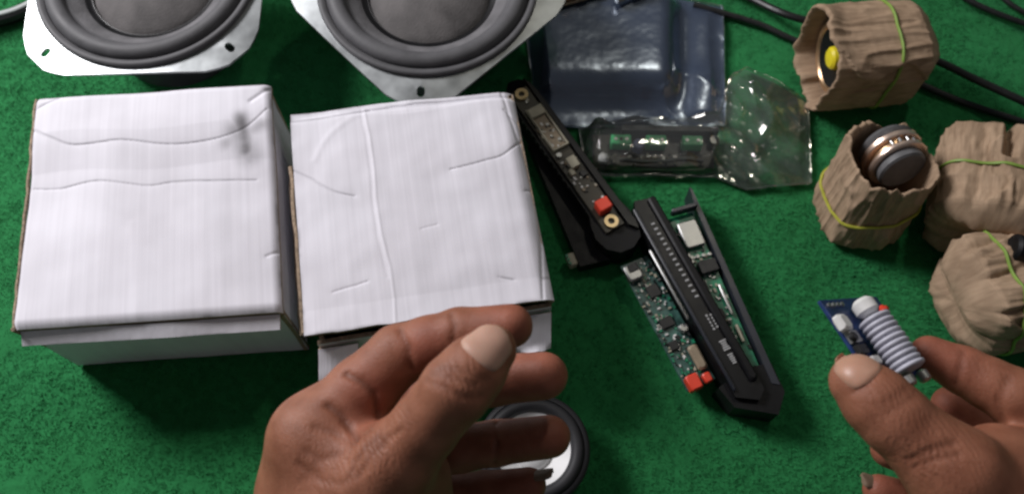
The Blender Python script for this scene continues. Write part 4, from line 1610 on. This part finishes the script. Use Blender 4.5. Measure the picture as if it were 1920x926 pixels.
fingers = [[(tM, .0118), (lerp(tM, tI, .45), .0106), (tI, .0108), (lerp(tI, tT, .5), .0100), (tT, .0080)],
           [(iM, .0128), (lerp(iM, iP, .55), .0118), (iP, .0102), (lerp(iP, iD, .5), .0094), (iD, .0086), (iT, .0074)],
           [(mM, .0122), (lerp(mM, mP, .5), .0104), (mP, .0100), (lerp(mP, mD, .5), .0096), (mD, .0094), (mT, .0086)],
           [(rM, .0115), (lerp(rM, rP, .5), .0100), (rP, .0096), (lerp(rP, rD, .5), .0094), (rD, .0088), (rT, .0082)],
           [(pM, .0120), (pP, .0108), (lerp(pP, pD, .5), .0094), (pD, .0084), (pT, .0070)]]
cre = [([(648, 700), (680, 717), (703, 738), (711, 775)], .0013, .0013),
       ([(615, 760), (640, 778), (655, 800), (668, 822)], .0012, .0014),
       ([(750, 617), (766, 650), (772, 690)], .0009, .0012),
       ([(846, 588), (852, 612), (850, 640)], .0007, .0011),
       ([(590, 800), (630, 812), (665, 828)], .0006, .0013),
       ([(575, 845), (600, 862), (640, 850)], .0004, .0013),
       ([(650, 860), (672, 820), (700, 805)], .0004, .0009), ([(660, 880), (684, 838), (712, 815)], .0004, .0009), ([(672, 895), (698, 850), (724, 830)], .0004, .0009),
       ([(800, 712), (830, 724), (870, 745), (905, 742)], .0005, .0011), ([(808, 700), (845, 708), (890, 722)], .0005, .001), ([(825, 690), (860, 694), (915, 712)], .0004, .001),
       *[([(648 + 9 * i, 905 - 5 * i), (668 + 9 * i, 862 - 5 * i), (700 + 9 * i, 828 - 4 * i)], .00032, .0007) for i in range(7)],
       *[([(560 + 14 * i, 905 - 3 * i), (585 + 13 * i, 880 - 2 * i), (600 + 14 * i, 858)], .00022, .0008) for i in range(6)],
       ([(930, 790), (933, 830), (928, 870)], .0011, .0011), ([(560, 870), (600, 900), (640, 905)], .0004, .0012)]
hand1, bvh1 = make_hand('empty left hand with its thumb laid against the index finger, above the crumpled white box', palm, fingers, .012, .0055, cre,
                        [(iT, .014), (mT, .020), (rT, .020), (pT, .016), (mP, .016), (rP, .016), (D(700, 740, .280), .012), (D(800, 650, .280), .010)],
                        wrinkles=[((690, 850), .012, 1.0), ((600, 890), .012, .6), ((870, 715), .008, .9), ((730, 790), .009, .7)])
tax = tT - tI
nail(hand1, bvh1, tT + tax.normalized() * .0006 + _r * -.0008 + _u * .0010 + back * .004, tax, back * 1.0 - _r * .20 + _u * .22, .0124, .0122)
nail(hand1, None, D(1016, 884, .337), pT - pD, back * .15 + _u * .8 + _r * .1 , .0095, .0078, m='nailtip')

# ---- right hand holding the module
jT, jD, jP, jM = D(1742, 664, .306), D(1806, 694, .303), D(1902, 744, .296), D(2060, 880, .292)
kT, kD, kP, kM = D(1782, 758, .325), D(1840, 792, .325), D(1935, 850, .318), D(2040, 980, .302)
lT, lD, lP, lM = D(1668, 842, .322), D(1740, 865, .326), D(1880, 900, .328), D(2010, 1050, .312)
qT, qD, qP, qM = D(1648, 918, .330), D(1730, 945, .332), D(1850, 990, .332), D(1970, 1110, .318)
hT, hI, hM, hC = D(1607, 716, .275), D(1678, 785, .271), D(1790, 885, .268), D(1930, 1030, .275)
w2 = D(2060, 1190, .29)
palm2 = [(w2, D(2230, 1560, .31), .022, .027), (hC, D(2150, 1560, .30), .019, .025), (jM, w2, .0130, .018), (kM, w2, .0130, .018), (lM, w2, .012, .018), (qM, w2, .011, .017), (hM, hC, .0142, .019), (hC, w2, .019, .020),
         (D(1870, 870, .282), D(1960, 900, .284), .0130, .0150), (D(1900, 950, .280), D(2010, 980, .290), .017, .016), (jM, kM, .012, .012), (D(2020, 890, .292), jM, .011, .012)]
fingers2 = [[(hM, .0142), (lerp(hM, hI, .5), .0118), (hI, .0112), (lerp(hI, hT, .5), .0108), (hT, .0088)],
            [(jM, .0125), (lerp(jM, jP, .5), .0112), (jP, .0100), (lerp(jP, jD, .5), .0090), (jD, .0084), (jT, .0068)],
            [(kM, .0122), (lerp(kM, kP, .5), .0108), (kP, .0100), (lerp(kP, kD, .5), .0090), (kD, .0084), (kT, .0070)],
            [(lM, .0115), (lP, .0098), (lerp(lP, lD, .5), .0090), (lD, .0082), (lT, .0070)],
            [(qM, .0108), (qP, .0088), (qD, .0076), (qT, .0062)]]
cre2 = [([(1806, 660), (1800, 690), (1792, 720)], .0006, .0012), ([(1890, 710), (1872, 750), (1880, 790)], .0006, .0014),
        ([(1705, 862), (1740, 845), (1790, 830)], .0007, .0012), ([(1712, 876), (1750, 860), (1800, 850)], .0006, .0011),
        ([(1640, 705), (1625, 722), (1600, 735)], .0004, .0009),
        ([(1650, 760), (1680, 745), (1700, 730)], .0003, .0012), ([(1660, 775), (1695, 755), (1715, 742)], .0003, .0012)]
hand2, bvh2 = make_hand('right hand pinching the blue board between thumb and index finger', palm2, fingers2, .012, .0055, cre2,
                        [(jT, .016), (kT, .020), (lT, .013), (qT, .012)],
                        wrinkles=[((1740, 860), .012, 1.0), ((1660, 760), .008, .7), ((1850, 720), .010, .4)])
tax = hT - hI
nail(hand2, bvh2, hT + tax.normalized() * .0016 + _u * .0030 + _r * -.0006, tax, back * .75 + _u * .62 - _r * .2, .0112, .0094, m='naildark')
nail(hand2, None, D(1634, 898, .3285), qT - qD, back * .5 + _u * .75, .0085, .0068, m='nailtip')

# ------------------------------------------------------------------ held module
RC = .0059
Sc, Ec = D(1637, 595, .2985), D(1707, 694, .2885)
e1 = (Ec - Sc).normalized()
LC = (Ec - Sc).length
e2 = _r * .76 + _f * .65
e2 = (e2 - e1 * e2.dot(e1)).normalized()
nn = e1.cross(e2).normalized()
if nn.dot(back) < 0:
    nn = -nn
plane0 = Sc - nn * (RC + .0004)


def on_board(px, py, z=0.0):
    d = ray(px, py)
    p0 = plane0 + nn * z
    return CAM + d * ((p0 - CAM).dot(nn) / d.dot(nn))


O = on_board(1537, 562)
Mh = Matrix((e1, e2, nn)).transposed().to_4x4()
Mh.translation = O
Mi = Mh.inverted()


def loc(px, py, z):
    q = Mi @ on_board(px, py, z)
    return (q.x, q.y, z)


hm = thing('coil_board', O, 'blue board with a thick grey ribbed coil, held between thumb and finger', 'circuit board', M=Mh)
bx = (Mi @ on_board(1655, 720)).x
by = (Mi @ on_board(1655, 572)).y
MB().box((bx / 2, by / 2, -.0008), (bx, by, .0016), bev=.0003).build('board', M['pcbblue'], hm)
prof = [(.00001, 0)]
nt_ = 10
for k in range(nt_):
    rr_ = RC * (1 + .05 * (random.random() - .5))
    for i in range(7):
        t = i / 6
        prof.append((rr_ - .0013 + .0013 * math.sin(math.pi * t) ** .6, LC / nt_ * (k + t)))
prof.append((.00001, LC))
q = Mi @ Sc
MB().lathe(prof, 36, Matrix.Translation(q) @ Matrix.Rotation(R(90), 4, 'Y')).build('coil', M['grey'], hm, angle=70)
MB().cyl(loc(1622, 576, .0048), .0042, .0062, 22, axis='x', bev=.0014).build('capacitor', M['white'], hm)
for px, py in ((1704, 712), (1731, 704)):
    MB().cyl(loc(px, py, .0046), .0022, .0042, 16, axis='x', bev=.0007).build('coil_lead', M['solder'], hm)
comp('white_socket', loc(1580, 606, .0022), (.0062, .0056, .0036), hm, 'white', bev=.0008)
comp('chip', loc(1600, 632, .0012), (.0046, .0058, .0022), hm, 'solder')
MB().cyl(loc(1600, 631, .0028), .0018, .002, 16, bev=.0004).build('adjuster', M['chip'], hm)
comp('chip', loc(1615, 655, .0012), (.0036, .0058, .0022), hm, 'chip')
comp('connector', loc(1640, 676, .0018), (.0030, .0050, .0026), hm, 'white')
comp('red_lamp', loc(1657, 580, .0026), (.0036, .0036, .0034), hm, 'red', bev=.0012)
for k in range(4):
    MB().cyl((.0026, .003 + .0030 * k, .0003), .0009, .001, 10).build('solder_joint', M['solder'], hm)
